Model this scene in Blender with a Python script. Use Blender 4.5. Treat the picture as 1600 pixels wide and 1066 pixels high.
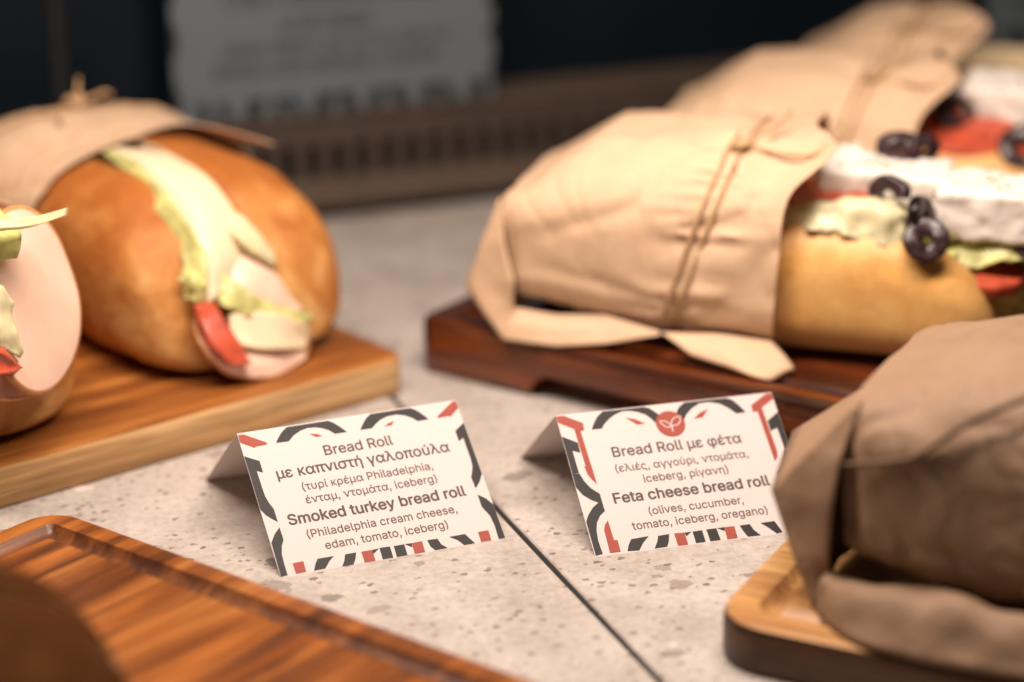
import bpy, bmesh, math, random
from mathutils import Vector, Matrix, noise
MM = 0.001
R = math.radians
sc = bpy.context.scene
for o in list(bpy.data.objects):
    bpy.data.objects.remove(o)

# ------------------------------------------------------------------ camera, world, lamps, exposure
cam_d = bpy.data.cameras.new('camera'); cam = bpy.data.objects.new('camera', cam_d); sc.collection.objects.link(cam)
PITCH, ROLL, CAM_H = R(19.4366), R(-0.4212), 379.94
fw = Vector((0, math.cos(PITCH), -math.sin(PITCH))); rt = Vector((1, 0, 0)); up = Vector((0, math.sin(PITCH), math.cos(PITCH)))
r2 = rt * math.cos(ROLL) + up * math.sin(ROLL); u2 = up * math.cos(ROLL) - rt * math.sin(ROLL)
m = Matrix((r2, u2, -fw)).transposed().to_4x4(); m.translation = Vector((0, 0, CAM_H * MM)); cam.matrix_world = m
cam_d.lens = 85; cam_d.sensor_width = 36; cam_d.clip_start = 0.01; cam_d.clip_end = 20
cam_d.dof.use_dof = True; cam_d.dof.focus_distance = 0.914; cam_d.dof.aperture_fstop = 3.1; cam_d.dof.aperture_blades = 0
sc.camera = cam

world = bpy.data.worlds.new('World'); sc.world = world; world.use_nodes = True
bg = world.node_tree.nodes['Background']; bg.inputs[0].default_value = (1.0, 0.80, 0.66, 1); bg.inputs[1].default_value = 0.03

def area(name, loc, target, sx, sy, power, col, spread=180):
    d = bpy.data.lights.new(name, 'AREA'); d.shape = 'RECTANGLE'; d.size = sx; d.size_y = sy; d.energy = power; d.color = col; d.spread = R(spread)
    o = bpy.data.objects.new(name, d); sc.collection.objects.link(o)
    o.location = loc; o.rotation_euler = (Vector(target) - Vector(loc)).to_track_quat('-Z', 'Y').to_euler()
    return o
d = bpy.data.lights.new('case_strip_lamp', 'AREA'); d.shape = 'RECTANGLE'; d.size = 0.58; d.size_y = 0.10; d.energy = 6.3; d.color = (1.0, 0.83, 0.725)
o = bpy.data.objects.new('case_strip_lamp', d); sc.collection.objects.link(o); o.location = (-0.03, 0.81, 0.53); o.rotation_euler = (R(8), 0, R(6))

sc.view_settings.view_transform = 'Standard'; sc.view_settings.look = 'None'; sc.view_settings.exposure = 0.24; sc.view_settings.gamma = 1.0
sc.view_settings.use_curve_mapping = False
sc.render.engine = 'CYCLES'
sc.cycles.use_denoising = True
sc.cycles.max_bounces = 8

# ------------------------------------------------------------------ mesh helpers (all lengths in mm)
def mesh(name, V, F, mats, parent=None, smooth=True, midx=None):
    me = bpy.data.meshes.new(name)
    me.from_pydata([(v[0] * MM, v[1] * MM, v[2] * MM) for v in V], [], F)
    if not isinstance(mats, (list, tuple)): mats = [mats]
    for mt in mats: me.materials.append(mt)
    if midx:
        for p, i in zip(me.polygons, midx): p.material_index = i
    for p in me.polygons: p.use_smooth = smooth
    bm = bmesh.new(); bm.from_mesh(me); bmesh.ops.recalc_face_normals(bm, faces=bm.faces); bm.to_mesh(me); bm.free()
    o = bpy.data.objects.new(name, me); sc.collection.objects.link(o)
    if parent: o.parent = parent
    return o

def tag(o, label=None, cat=None, group=None, kind=None):
    if label: o['label'] = label
    if cat: o['category'] = cat
    if group: o['group'] = group
    if kind: o['kind'] = kind
    return o

def thing(name, label, cat, loc, rotz=0, group=None):
    o = bpy.data.objects.new(name, None); sc.collection.objects.link(o); o.empty_display_size = 0.02
    o.location = Vector(loc) * MM; o.rotation_euler = (0, 0, R(rotz))
    return tag(o, label, cat, group)

def box(x0, x1, y0, y1, z0, z1, V, F):
    b = len(V)
    V += [(x0, y0, z0), (x1, y0, z0), (x1, y1, z0), (x0, y1, z0), (x0, y0, z1), (x1, y0, z1), (x1, y1, z1), (x0, y1, z1)]
    F += [(b, b+3, b+2, b+1), (b+4, b+5, b+6, b+7), (b, b+1, b+5, b+4), (b+1, b+2, b+6, b+5), (b+2, b+3, b+7, b+6), (b+3, b, b+4, b+7)]

def nz(p, s, seed=0):
    return noise.noise(Vector((p[0] / s + seed * 13.7, p[1] / s - seed * 7.3, p[2] / s + seed * 3.1)))

def catmull(pts, n):
    pts = [Vector(p) for p in pts]; out = []; N = len(pts)
    if N == 2:
        return [pts[0].lerp(pts[1], i / n) for i in range(n + 1)]
    for i in range(N - 1):
        p0 = pts[i - 1] if i else pts[0] * 2 - pts[1]; p1, p2 = pts[i], pts[i + 1]; p3 = pts[i + 2] if i + 2 < N else pts[-1] * 2 - pts[-2]
        for k in range(n):
            t = k / n
            out.append(0.5 * ((2 * p1) + (p2 - p0) * t + (2 * p0 - 5 * p1 + 4 * p2 - p3) * t * t + (3 * p1 - p0 - 3 * p2 + p3) * t ** 3))
    out.append(pts[-1]); return out

def tube(name, pts, rad, mat, parent=None, seg=10, sub=8, closed=False, taper=False, wob=0.0, seed=0):
    P = catmull(list(pts) + ([pts[0]] if closed else []), sub)
    V, F = [], []; n = len(P); up0 = Vector((0, 0, 1)); prev = None
    for i, p in enumerate(P):
        t = (P[min(i + 1, n - 1)] - P[max(i - 1, 0)]).normalized()
        if prev is None:
            a = t.cross(up0); a = a if a.length > .01 else t.cross(Vector((1, 0, 0)))
            prev = a.normalized()
        a = (prev - t * prev.dot(t)).normalized(); prev = a; b = t.cross(a)
        rr = rad * (1 + wob * nz(p, 3, seed))
        if taper and (i < 2 or i > n - 3): rr *= .6
        for k in range(seg):
            w = 2 * math.pi * k / seg
            V.append(p + (a * math.cos(w) + b * math.sin(w)) * rr)
    for i in range(n - 1):
        for k in range(seg):
            F.append((i * seg + k, i * seg + (k + 1) % seg, (i + 1) * seg + (k + 1) % seg, (i + 1) * seg + k))
    F.append(tuple(range(seg))[::-1]); F.append(tuple((n - 1) * seg + k for k in range(seg)))
    return mesh(name, V, F, mat, parent)

def grid_dense(rows, nu, nv, crisp=False):
    """rows of control points -> dense grid passing through them"""
    if crisp:
        def seg(pts, n):
            out = []
            for a, b in zip(pts[:-1], pts[1:]):
                out += [Vector(a).lerp(Vector(b), k / n) for k in range(n)]
            return out + [Vector(pts[-1])]
        rr = [seg(r, nu) for r in rows]; return [list(c) for c in zip(*[seg([r[j] for r in rr], nv) for j in range(len(rr[0]))])]
    rr = [catmull(r, nu) for r in rows]
    cols = [catmull([r[j] for r in rr], nv) for j in range(len(rr[0]))]
    return [list(c) for c in zip(*cols)]

def sheet(name, rows, thick, mats, parent, nu=8, nv=8, ruffle=0.0, rscale=8.0, edge=0.0, escale=4.0, seed=0, rim=0, crisp=False, smooth=True, curl=0.0):
    """a thin curved slice with real thickness; ruffle = waves all over, edge = frill towards the outline, rim = rows of the edge in mats[1]"""
    G = grid_dense(rows, nu, nv, crisp); n, k = len(G), len(G[0])
    def nrm(i, j):
        a = G[min(i + 1, n - 1)][j] - G[max(i - 1, 0)][j]; b = G[i][min(j + 1, k - 1)] - G[i][max(j - 1, 0)]
        c = a.cross(b); return c.normalized() if c.length > 1e-9 else Vector((0, 0, 1))
    T, B = [], []
    for i in range(n):
        for j in range(k):
            p = G[i][j]; nn = nrm(i, j)
            e = min(i, n - 1 - i) / n * 2; e = min(e, min(j, k - 1 - j) / k * 2); w = max(0, 1 - e * 3) ** 1.5
            d = ruffle * nz(p, rscale, seed) + edge * w * nz(p, escale, seed + 5) + curl * w
            q = p + nn * d
            T.append(q + nn * thick / 2); B.append(q - nn * thick / 2)
    V = T + B; m_ = len(T); F, MI = [], []
    for i in range(n - 1):
        for j in range(k - 1):
            a, b, c, d = i * k + j, i * k + j + 1, (i + 1) * k + j + 1, (i + 1) * k + j
            mi = 1 if rim and (i < rim or j < rim or i >= n - 1 - rim or j >= k - 1 - rim) else 0
            F.append((a, b, c, d)); MI.append(mi); F.append((m_ + d, m_ + c, m_ + b, m_ + a)); MI.append(mi)
    loop = [j for j in range(k)] + [i * k + k - 1 for i in range(1, n)] + [(n - 1) * k + j for j in range(k - 2, -1, -1)] + [i * k for i in range(n - 2, 0, -1)]
    for a, b in zip(loop, loop[1:] + loop[:1]):
        F.append((a, m_ + a, m_ + b, b)); MI.append(1 if rim else 0)
    return mesh(name, V, F, mats, parent, smooth, MI)

def disc(name, c, ax, ay, rx, ry, thick, mats, parent, bulge=0.0, ruffle=0.0, rscale=20, seed=0, bend=None, irr=.04, na=64, rim_w=.045, a0=0, a1=2 * math.pi):
    """round slice: centre, two unit axes, radii, bulge along the normal; outer ring carries mats[1]"""
    c, ax, ay = Vector(c), Vector(ax).normalized(), Vector(ay); ay = (ay - ax * ay.dot(ax)).normalized(); nn = ax.cross(ay)
    rad = [0.02, .2, .4, .6, .78, .9, 1 - rim_w, 1.0]; T, B = [], []
    for r_ in rad:
        for k in range(na):
            w = 2 * math.pi * k / na
            q = 1 + irr * noise.noise(Vector((math.cos(w) * 1.3 + seed, math.sin(w) * 1.3, seed * 2.0)))
            x, y = rx * r_ * q * math.cos(w), ry * r_ * q * math.sin(w)
            p = c + ax * x + ay * y
            d = bulge * (1 - r_ * r_) + ruffle * nz(p, rscale, seed) * r_
            if bend: d += bend(x, y)
            T.append(p + nn * (d + thick / 2)); B.append(p + nn * (d - thick / 2))
    V = T + B; o = len(T); F, MI = [], []; L = len(rad)
    for i in range(L - 1):
        for k in range(na):
            a, b, cc, d = i * na + k, i * na + (k + 1) % na, (i + 1) * na + (k + 1) % na, (i + 1) * na + k
            mi = 1 if i == L - 2 else 0
            F += [(a, b, cc, d), (o + d, o + cc, o + b, o + a)]; MI += [mi, mi]
    for k in range(na):
        a, b = (L - 1) * na + k, (L - 1) * na + (k + 1) % na
        F.append((a, b, o + b, o + a)); MI.append(1)
    F += [tuple(range(na))[::-1], tuple(o + k for k in range(na))]; MI += [0, 0]
    return mesh(name, V, F, mats, parent, True, MI)

# ------------------------------------------------------------------ material helpers
def mat_new(name):
    mt = bpy.data.materials.new(name); mt.use_nodes = True
    nt = mt.node_tree; b = nt.nodes['Principled BSDF']
    return mt, nt, b
def N(nt, typ, **kw):
    n = nt.nodes.new(typ)
    for k, v in kw.items():
        if k in n.inputs.keys(): n.inputs[k].default_value = v
        else: setattr(n, k, v)
    return n
def L(nt, a, ao, b, bi): nt.links.new(a.outputs[ao], b.inputs[bi])
def coords(nt, scale=(1, 1, 1), loc=(0, 0, 0), rot=(0, 0, 0)):
    tc = N(nt, 'ShaderNodeTexCoord'); mp = N(nt, 'ShaderNodeMapping'); mp.inputs['Scale'].default_value = scale; mp.inputs['Location'].default_value = loc; mp.inputs['Rotation'].default_value = rot
    L(nt, tc, 'Object', mp, 'Vector'); return mp
def ramp(nt, stops):
    r = N(nt, 'ShaderNodeValToRGB'); e = r.color_ramp.elements
    while len(e) < len(stops): e.new(.5)
    for el, (p, c) in zip(e, stops): el.position = p; el.color = (*c, 1) if len(c) == 3 else c
    return r
def noise_tex(nt, mp, scale, detail=4, rough=.5, dist=0.0):
    n = N(nt, 'ShaderNodeTexNoise'); n.inputs['Scale'].default_value = scale; n.inputs['Detail'].default_value = detail; n.inputs['Roughness'].default_value = rough; n.inputs['Distortion'].default_value = dist
    L(nt, mp, 'Vector', n, 'Vector'); return n
def mixc(nt, a, b, fac, mode='MIX'):
    m_ = N(nt, 'ShaderNodeMix'); m_.data_type = 'RGBA'; m_.blend_type = mode
    for sock, v in ((0, fac), (6, a), (7, b)):
        if isinstance(v, tuple) and hasattr(v[0], 'outputs'): nt.links.new(v[0].outputs[v[1]], m_.inputs[sock])
        elif isinstance(v, (tuple, list)): m_.inputs[sock].default_value = (*v, 1)
        else: m_.inputs[sock].default_value = v
    return m_
def bump(nt, b, src, out, strength, dist=0.001, prev=None):
    bp = N(nt, 'ShaderNodeBump'); bp.inputs['Strength'].default_value = strength; bp.inputs['Distance'].default_value = dist
    nt.links.new(src.outputs[out], bp.inputs['Height'])
    if prev: nt.links.new(prev.outputs['Normal'], bp.inputs['Normal'])
    nt.links.new(bp.outputs['Normal'], b.inputs['Normal']); return bp

def mat_flat(name, col, rough=.6, var=.12, scale=120, bumps=.15, spec=.4, sss=0.0, sssr=(1, .5, .3), coat=0.0, trans=0.0):
    mt, nt, b = mat_new(name); mp = coords(nt); n = noise_tex(nt, mp, scale, 5, .6)
    lo = tuple(c * (1 - var) for c in col); hi = tuple(min(1, c * (1 + var)) for c in col)
    r = ramp(nt, [(.3, lo), (.7, hi)]); L(nt, n, 'Fac', r, 'Fac'); L(nt, r, 'Color', b, 'Base Color')
    b.inputs['Roughness'].default_value = rough; b.inputs['Specular IOR Level'].default_value = spec
    if bumps: bump(nt, b, n, 'Fac', bumps, .0006)
    if sss: b.inputs['Subsurface Weight'].default_value = sss; b.inputs['Subsurface Radius'].default_value = sssr; b.inputs['Subsurface Scale'].default_value = .004
    if coat: b.inputs['Coat Weight'].default_value = coat; b.inputs['Coat Roughness'].default_value = .15
    if trans:
        tr = N(nt, 'ShaderNodeBsdfTranslucent'); L(nt, r, 'Color', tr, 'Color'); ms = N(nt, 'ShaderNodeMixShader'); ms.inputs[0].default_value = trans
        L(nt, b, 'BSDF', ms, 1); L(nt, tr, 'BSDF', ms, 2); L(nt, ms, 'Shader', nt.nodes['Material Output'], 'Surface')
    return mt

def mat_wood(name, tones, seed=0, rough=.42, strip=34.0, spec=.4, dark_streaks=.5):
    """acacia: glued strips along local X, each its own tone, with stretched grain, dark streaks and fine pores"""
    mt, nt, b = mat_new(name)
    tc = N(nt, 'ShaderNodeTexCoord'); sx = N(nt, 'ShaderNodeSeparateXYZ'); L(nt, tc, 'Object', sx, 'Vector')
    dv = N(nt, 'ShaderNodeMath', operation='DIVIDE'); dv.inputs[1].default_value = strip * MM; L(nt, sx, 'Y', dv, 0)
    fl = N(nt, 'ShaderNodeMath', operation='FLOOR'); L(nt, dv, 0, fl, 0)
    ad = N(nt, 'ShaderNodeMath', operation='ADD'); ad.inputs[1].default_value = seed * 7.31; L(nt, fl, 0, ad, 0)
    wn = N(nt, 'ShaderNodeTexWhiteNoise', noise_dimensions='1D'); L(nt, ad, 0, wn, 'W')
    cb = N(nt, 'ShaderNodeCombineXYZ'); ml = N(nt, 'ShaderNodeMath', operation='MULTIPLY'); ml.inputs[1].default_value = 3.0; L(nt, wn, 'Value', ml, 0); L(nt, ml, 0, cb, 'X'); L(nt, ml, 0, cb, 'Z')
    va = N(nt, 'ShaderNodeVectorMath', operation='ADD'); L(nt, tc, 'Object', va, 0); L(nt, cb, 'Vector', va, 1)
    def mapped(s):
        mp = N(nt, 'ShaderNodeMapping'); mp.inputs['Scale'].default_value = s; mp.inputs['Location'].default_value = (seed, seed * 2.3, seed * .7); L(nt, va, 'Vector', mp, 'Vector'); return mp
    g1 = noise_tex(nt, mapped((6, 60, 60)), 1.0, 6, .6, .8)
    g2 = noise_tex(nt, mapped((14, 420, 420)), 1.0, 4, .65, .3)
    g3 = noise_tex(nt, mapped((5, 28, 28)), 1.0, 3, .5, 1.6)
    r1 = ramp(nt, [(.28, tones[0]), (.45, tones[1]), (.58, tones[2]), (.74, tones[3])]); L(nt, g1, 'Fac', r1, 'Fac')
    r2 = ramp(nt, [(.34, (.42, .37, .33)), (.60, (1.10, 1.10, 1.10))]); L(nt, g2, 'Fac', r2, 'Fac')
    m1 = mixc(nt, (r1, 'Color'), (r2, 'Color'), .75, 'MULTIPLY')
    r3 = ramp(nt, [(.60, (1, 1, 1)), (.72, (.30, .22, .18))]); L(nt, g3, 'Fac', r3, 'Fac')
    m2 = mixc(nt, (m1, 2), (r3, 'Color'), dark_streaks, 'MULTIPLY')
    rs = ramp(nt, [(0, (.72, .68, .66)), (.5, (1, 1, 1)), (1, (1.25, 1.22, 1.15))]); L(nt, wn, 'Value', rs, 'Fac')
    m3 = mixc(nt, (m2, 2), (rs, 'Color'), .8, 'MULTIPLY')
    L(nt, m3, 2, b, 'Base Color')
    rr = ramp(nt, [(.3, (rough + .12,) * 3), (.7, (rough - .08,) * 3)]); L(nt, g2, 'Fac', rr, 'Fac'); L(nt, rr, 'Color', b, 'Roughness')
    b.inputs['Specular IOR Level'].default_value = spec
    bump(nt, b, g2, 'Fac', .25, .0004)
    return mt

def mat_crust(name, lo, mid, hi, seed=0, H=80.0, zlo=.05, zhi=.6, bs=1.0, rough=.58, spec=.28):
    """baked crust: paler towards the soft base, browner on top, blotched and finely wrinkled"""
    mt, nt, b = mat_new(name); mp = coords(nt, loc=(seed, 0, 0))
    tc = N(nt, 'ShaderNodeTexCoord'); sx = N(nt, 'ShaderNodeSeparateXYZ'); L(nt, tc, 'Object', sx, 'Vector')
    mr = N(nt, 'ShaderNodeMapRange'); mr.inputs[1].default_value = H * zlo * MM; mr.inputs[2].default_value = H * zhi * MM; L(nt, sx, 'Z', mr, 0)
    n1 = noise_tex(nt, mp, 38, 4, .55, .4); n2 = noise_tex(nt, mp, 420, 4, .6); n3 = noise_tex(nt, mp, 90, 3, .5, .6)
    ad = N(nt, 'ShaderNodeMath', operation='ADD'); L(nt, mr, 0, ad, 0)
    mu = N(nt, 'ShaderNodeMath', operation='MULTIPLY_ADD'); mu.inputs[1].default_value = 2.4; mu.inputs[2].default_value = -1.2; L(nt, n1, 'Fac', mu, 0); L(nt, mu, 0, ad, 1)
    r = ramp(nt, [(.0, lo), (.45, mid), (1, hi)]); L(nt, ad, 0, r, 'Fac')
    r2 = ramp(nt, [(.35, (.82, .78, .74)), (.65, (1.05, 1.05, 1.05))]); L(nt, n2, 'Fac', r2, 'Fac')
    m1 = mixc(nt, (r, 'Color'), (r2, 'Color'), .35, 'MULTIPLY')
    r3 = ramp(nt, [(.55, (1, 1, 1)), (.75, (1.25, 1.2, 1.1))]); L(nt, n3, 'Fac', r3, 'Fac')
    m2 = mixc(nt, (m1, 2), (r3, 'Color'), .5, 'MULTIPLY'); L(nt, m2, 2, b, 'Base Color')
    b.inputs['Roughness'].default_value = rough; b.inputs['Specular IOR Level'].default_value = spec
    b.inputs['Subsurface Weight'].default_value = .08; b.inputs['Subsurface Radius'].default_value = (1, .45, .2); b.inputs['Subsurface Scale'].default_value = .004
    b1 = bump(nt, b, n3, 'Fac', .4 * bs, .002); n4 = noise_tex(nt, mp, 150, 3, .5, 2.0); b2 = bump(nt, b, n4, 'Fac', .3 * bs, .0012, b1); bump(nt, b, n2, 'Fac', .22, .0006, b2)
    return mt

def mat_kraft(name, col=(.70, .49, .315), seed=0, crease=.22):
    mt, nt, b = mat_new(name); mp = coords(nt, loc=(seed, seed, 0)); mp2 = coords(nt, scale=(1, 3.5, 1), loc=(seed, 0, 0))
    n1 = noise_tex(nt, mp2, 700, 4, .7); n2 = noise_tex(nt, mp, 40, 3, .5); n3 = noise_tex(nt, mp, 2500, 2, .5)
    r = ramp(nt, [(.3, tuple(c * .9 for c in col)), (.7, tuple(c * 1.07 for c in col))]); L(nt, n1, 'Fac', r, 'Fac')
    r2 = ramp(nt, [(.3, (.93, .92, .91)), (.7, (1.04, 1.04, 1.04))]); L(nt, n2, 'Fac', r2, 'Fac')
    m1 = mixc(nt, (r, 'Color'), (r2, 'Color'), 1.0, 'MULTIPLY')
    r3 = ramp(nt, [(.66, (1, 1, 1)), (.74, (.7, .62, .55))]); L(nt, n3, 'Fac', r3, 'Fac')
    m2 = mixc(nt, (m1, 2), (r3, 'Color'), .35, 'MULTIPLY'); L(nt, m2, 2, b, 'Base Color')
    b.inputs['Roughness'].default_value = .62; b.inputs['Specular IOR Level'].default_value = .3
    w = N(nt, 'ShaderNodeTexVoronoi'); w.feature = 'F1'; w.inputs['Scale'].default_value = 34 + seed * 2; w.inputs['Detail'].default_value = 1.0
    dn = noise_tex(nt, mp, 22, 2, .5); vm = N(nt, 'ShaderNodeVectorMath', operation='MULTIPLY_ADD'); vm.inputs[1].default_value = (.03, .03, .03); L(nt, dn, 'Color', vm, 0); L(nt, mp, 'Vector', vm, 2); L(nt, vm, 'Vector', w, 'Vector')
    b1 = bump(nt, b, w, 'Distance', crease, .004); bump(nt, b, n1, 'Fac', .12, .0003, b1)
    tr = N(nt, 'ShaderNodeBsdfTranslucent'); L(nt, m2, 2, tr, 'Color'); ms = N(nt, 'ShaderNodeMixShader'); ms.inputs[0].default_value = .12
    L(nt, b, 'BSDF', ms, 1); L(nt, tr, 'BSDF', ms, 2); L(nt, ms, 'Shader', nt.nodes['Material Output'], 'Surface')
    return mt

def mat_terrazzo(name):
    """pale stone composite: mottled ground, scattered angular chips of several sizes and fine pits"""
    mt, nt, b = mat_new(name); mp = coords(nt)
    n0 = noise_tex(nt, mp, 26, 5, .6); n1 = noise_tex(nt, mp, 300, 4, .65)
    base = ramp(nt, [(.3, (.335, .295, .260)), (.7, (.49, .445, .402))]); L(nt, n0, 'Fac', base, 'Fac')
    fine = ramp(nt, [(.34, (.80, .78, .76)), (.6, (1.05, 1.05, 1.05))]); L(nt, n1, 'Fac', fine, 'Fac')
    cur = mixc(nt, (base, 'Color'), (fine, 'Color'), .85, 'MULTIPLY')
    for sc_, size, keep, cols, fac in ((32, .36, .76, [(0, (.15, .125, .112)), (.45, (.23, .20, .178)), (.75, (.33, .285, .255)), (1, (.62, .56, .51))], .95),
                                  (80, .34, .80, [(0, (.17, .13, .115)), (.4, (.30, .25, .22)), (.7, (.64, .56, .5)), (1, (.30, .15, .11))], .9),
                                  (240, .34, .72, [(0, (.09, .065, .055)), (.6, (.22, .17, .145)), (1, (.64, .56, .5))], .9)):
        ds = noise_tex(nt, mp, sc_ * 1.6, 3, .6); mv = N(nt, 'ShaderNodeVectorMath', operation='MULTIPLY_ADD')
        mv.inputs[1].default_value = (.85 / sc_,) * 3; L(nt, ds, 'Color', mv, 0); L(nt, mp, 'Vector', mv, 2)
        st = N(nt, 'ShaderNodeMapping'); st.inputs['Scale'].default_value = (1, 1.5, 1); st.inputs['Rotation'].default_value = (0, 0, .5); L(nt, mv, 'Vector', st, 'Vector')
        vo = N(nt, 'ShaderNodeTexVoronoi'); vo.inputs['Scale'].default_value = sc_; vo.inputs['Randomness'].default_value = 1; L(nt, st, 'Vector', vo, 'Vector')
        sp = N(nt, 'ShaderNodeSeparateColor'); L(nt, vo, 'Color', sp, 0)
        k = N(nt, 'ShaderNodeMath', operation='GREATER_THAN'); k.inputs[1].default_value = keep; L(nt, sp, 0, k, 0)
        sz = N(nt, 'ShaderNodeMath', operation='MULTIPLY_ADD'); sz.inputs[1].default_value = size; sz.inputs[2].default_value = .12; L(nt, sp, 1, sz, 0)
        df = N(nt, 'ShaderNodeMath', operation='SUBTRACT'); L(nt, sz, 0, df, 0); L(nt, vo, 'Distance', df, 1)
        sm = N(nt, 'ShaderNodeMapRange'); sm.inputs[1].default_value = 0; sm.inputs[2].default_value = .025; L(nt, df, 0, sm, 0)
        mk = N(nt, 'ShaderNodeMath', operation='MULTIPLY'); L(nt, sm, 0, mk, 0); L(nt, k, 0, mk, 1)
        mf = N(nt, 'ShaderNodeMath', operation='MULTIPLY'); mf.inputs[1].default_value = fac; L(nt, mk, 0, mf, 0)
        cr = ramp(nt, cols); L(nt, sp, 2, cr, 'Fac')
        tex = mixc(nt, (cr, 'Color'), (fine, 'Color'), .6, 'MULTIPLY')
        cur = mixc(nt, (cur, 2), (tex, 2), (mf, 0))
    L(nt, cur, 2, b, 'Base Color'); b.inputs['Roughness'].default_value = .55; b.inputs['Specular IOR Level'].default_value = .35
    bump(nt, b, n1, 'Fac', .2, .0003)
    return mt

M = {}
M['stone'] = mat_terrazzo('stone_composite')
M['dark'] = mat_flat('dark_recess', (.012, .011, .010), .8, .2, 60, 0)
M['card'] = mat_flat('white_card', (.74, .665, .63), .62, .02, 900, .03, .25, trans=.26)
M['ink_k'] = mat_flat('black_ink', (.022, .020, .020), .5, .1, 300, 0, .18)
M['ink_r'] = mat_flat('red_ink', (.30, .062, .042), .55, .06, 300, 0, .18)
M['ink_t'] = mat_flat('grey_ink', (.066, .048, .038), .6, .05, 300, 0, .3)
M['ink_l'] = mat_flat('pale_ink', (.10, .070, .054), .6, .05, 300, 0, .3)
M['kraft'] = mat_kraft('kraft_paper'); M['kraft_shade'] = mat_kraft('kraft_paper_shaded', (.33, .212, .132), 3, .38)  # second one: same paper, coloured darker for the shade on the near-right roll
M['twine'] = mat_flat('jute_twine', (.47, .30, .155), .85, .4, 900, .6)
M['twine_shade'] = mat_flat('jute_twine_shaded', (.13, .08, .045), .85, .4, 900, .6)  # twine with the shadow on the near-right roll put into its colour
M['crumb'] = mat_flat('bread_crumb', (.74, .58, .36), .8, .12, 260, .7, .2, .15)
M['crust'] = mat_crust('golden_brown_crust', (.66, .38, .14), (.50, .215, .056), (.36, .115, .022), 1, zlo=.02, zhi=.95)
M['crust_g'] = mat_crust('golden_crust', (.78, .48, .18), (.74, .42, .135), (.62, .31, .08), 4, 66, .0, 1.15, .3, .45, .4)
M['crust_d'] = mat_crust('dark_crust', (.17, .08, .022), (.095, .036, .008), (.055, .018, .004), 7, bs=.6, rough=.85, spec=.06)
M['turkey'] = mat_flat('turkey_slice', (.80, .56, .43), .38, .05, 90, .1, .45, .25, (1, .4, .25))
M['turkey_rim'] = mat_flat('smoked_rind', (.56, .25, .09), .4, .15, 200, .1, .45, .15)
M['cheese'] = mat_flat('pale_cheese', (.83, .67, .45), .4, .05, 60, .06, .4, .25, (1, .7, .4))
M['lettuce'] = mat_flat('pale_lettuce', (.70, .69, .27), .35, .25, 120, .3, .5, .1, (.6, 1, .3), 0, .3)
M['lettuce_w'] = mat_flat('iceberg_rib', (.78, .73, .44), .35, .12, 90, .25, .5, .2, (.8, 1, .5), 0, .2)
M['tomato'] = mat_flat('tomato_flesh', (.50, .085, .04), .3, .3, 130, .2, .6, .2, (1, .2, .1), .4)
M['feta'] = mat_flat('feta_cheese', (.80, .735, .65), .6, .05, 240, .8, .4, .25, (1, .9, .8))
M['olive'] = mat_flat('black_olive', (.009, .005, .006), .3, .5, 300, .3, .3, 0, (1, 1, 1), .08)
M['olive_in'] = mat_flat('olive_flesh', (.040, .018, .020), .35, .9, 350, .4, .6, .1)
M['oregano'] = mat_flat('dried_oregano', (.26, .19, .06), .9, .4, 600, .3)
M['wood_a'] = mat_wood('acacia_light', [(.12, .034, .006), (.26, .084, .016), (.41, .150, .030), (.56, .265, .072)], 1, .42, 38, dark_streaks=.6)
M['wood_edge'] = mat_wood('acacia_sapwood', [(.42, .22, .08), (.58, .35, .15), (.66, .43, .20), (.70, .50, .26)], 2, .5, 60, dark_streaks=.25)
M['wood_b'] = mat_wood('acacia_dark', [(.012, .004, .002), (.06, .013, .004), (.20, .046, .008), (.40, .115, .020)], 3, .22, 45, spec=.7)
M['wood_c'] = mat_wood('acacia_mid', [(.045, .013, .004), (.18, .052, .010), (.32, .105, .020), (.46, .19, .048)], 5, .36, 42, dark_streaks=.9)
M['wood_c2'] = mat_wood('acacia_groove', [(.035, .012, .006), (.10, .030, .008), (.17, .055, .014), (.24, .09, .024)], 5, .36, 42, dark_streaks=.9)  # darker tones for the juice groove faces
M['wood_d'] = mat_wood('acacia_pale', [(.28, .12, .04), (.44, .22, .075), (.54, .30, .11), (.62, .38, .16)], 8, .4, 40)
M['wood_d_shade'] = mat_wood('acacia_pale_shaded', [(.03, .015, .009), (.075, .032, .016), (.13, .056, .025), (.22, .10, .042)], 9, .4, 40)  # side of the pale board, shade of its near face painted in
M['steel'] = mat_flat('brown_metal', (.100, .072, .052), .4, .1, 50, .05, .5)
M['steel_d'] = mat_flat('dark_metal', (.058, .042, .033), .45, .15, 50, .05, .5)
M['sign'] = mat_flat('grey_sign', (.112, .138, .158), .5, .04, 60, .02)
M['sign_k'] = mat_flat('sign_dark_print', (.018, .022, .026), .5, .1, 60, 0)
M['sign_t'] = mat_flat('sign_faint_print', (.075, .085, .09), .5, .1, 60, 0)
mt, nt, b = mat_new('black_glass'); b.inputs['Base Color'].default_value = (.005, .009, .013, 1); b.inputs['Roughness'].default_value = .22; b.inputs['Specular IOR Level'].default_value = .12
mp = coords(nt); n = noise_tex(nt, mp, 3, 2, .5); r = ramp(nt, [(.3, (.18,) * 3), (.7, (.3,) * 3)]); L(nt, n, 'Fac', r, 'Fac'); L(nt, r, 'Color', b, 'Roughness'); M['glass'] = mt

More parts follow.
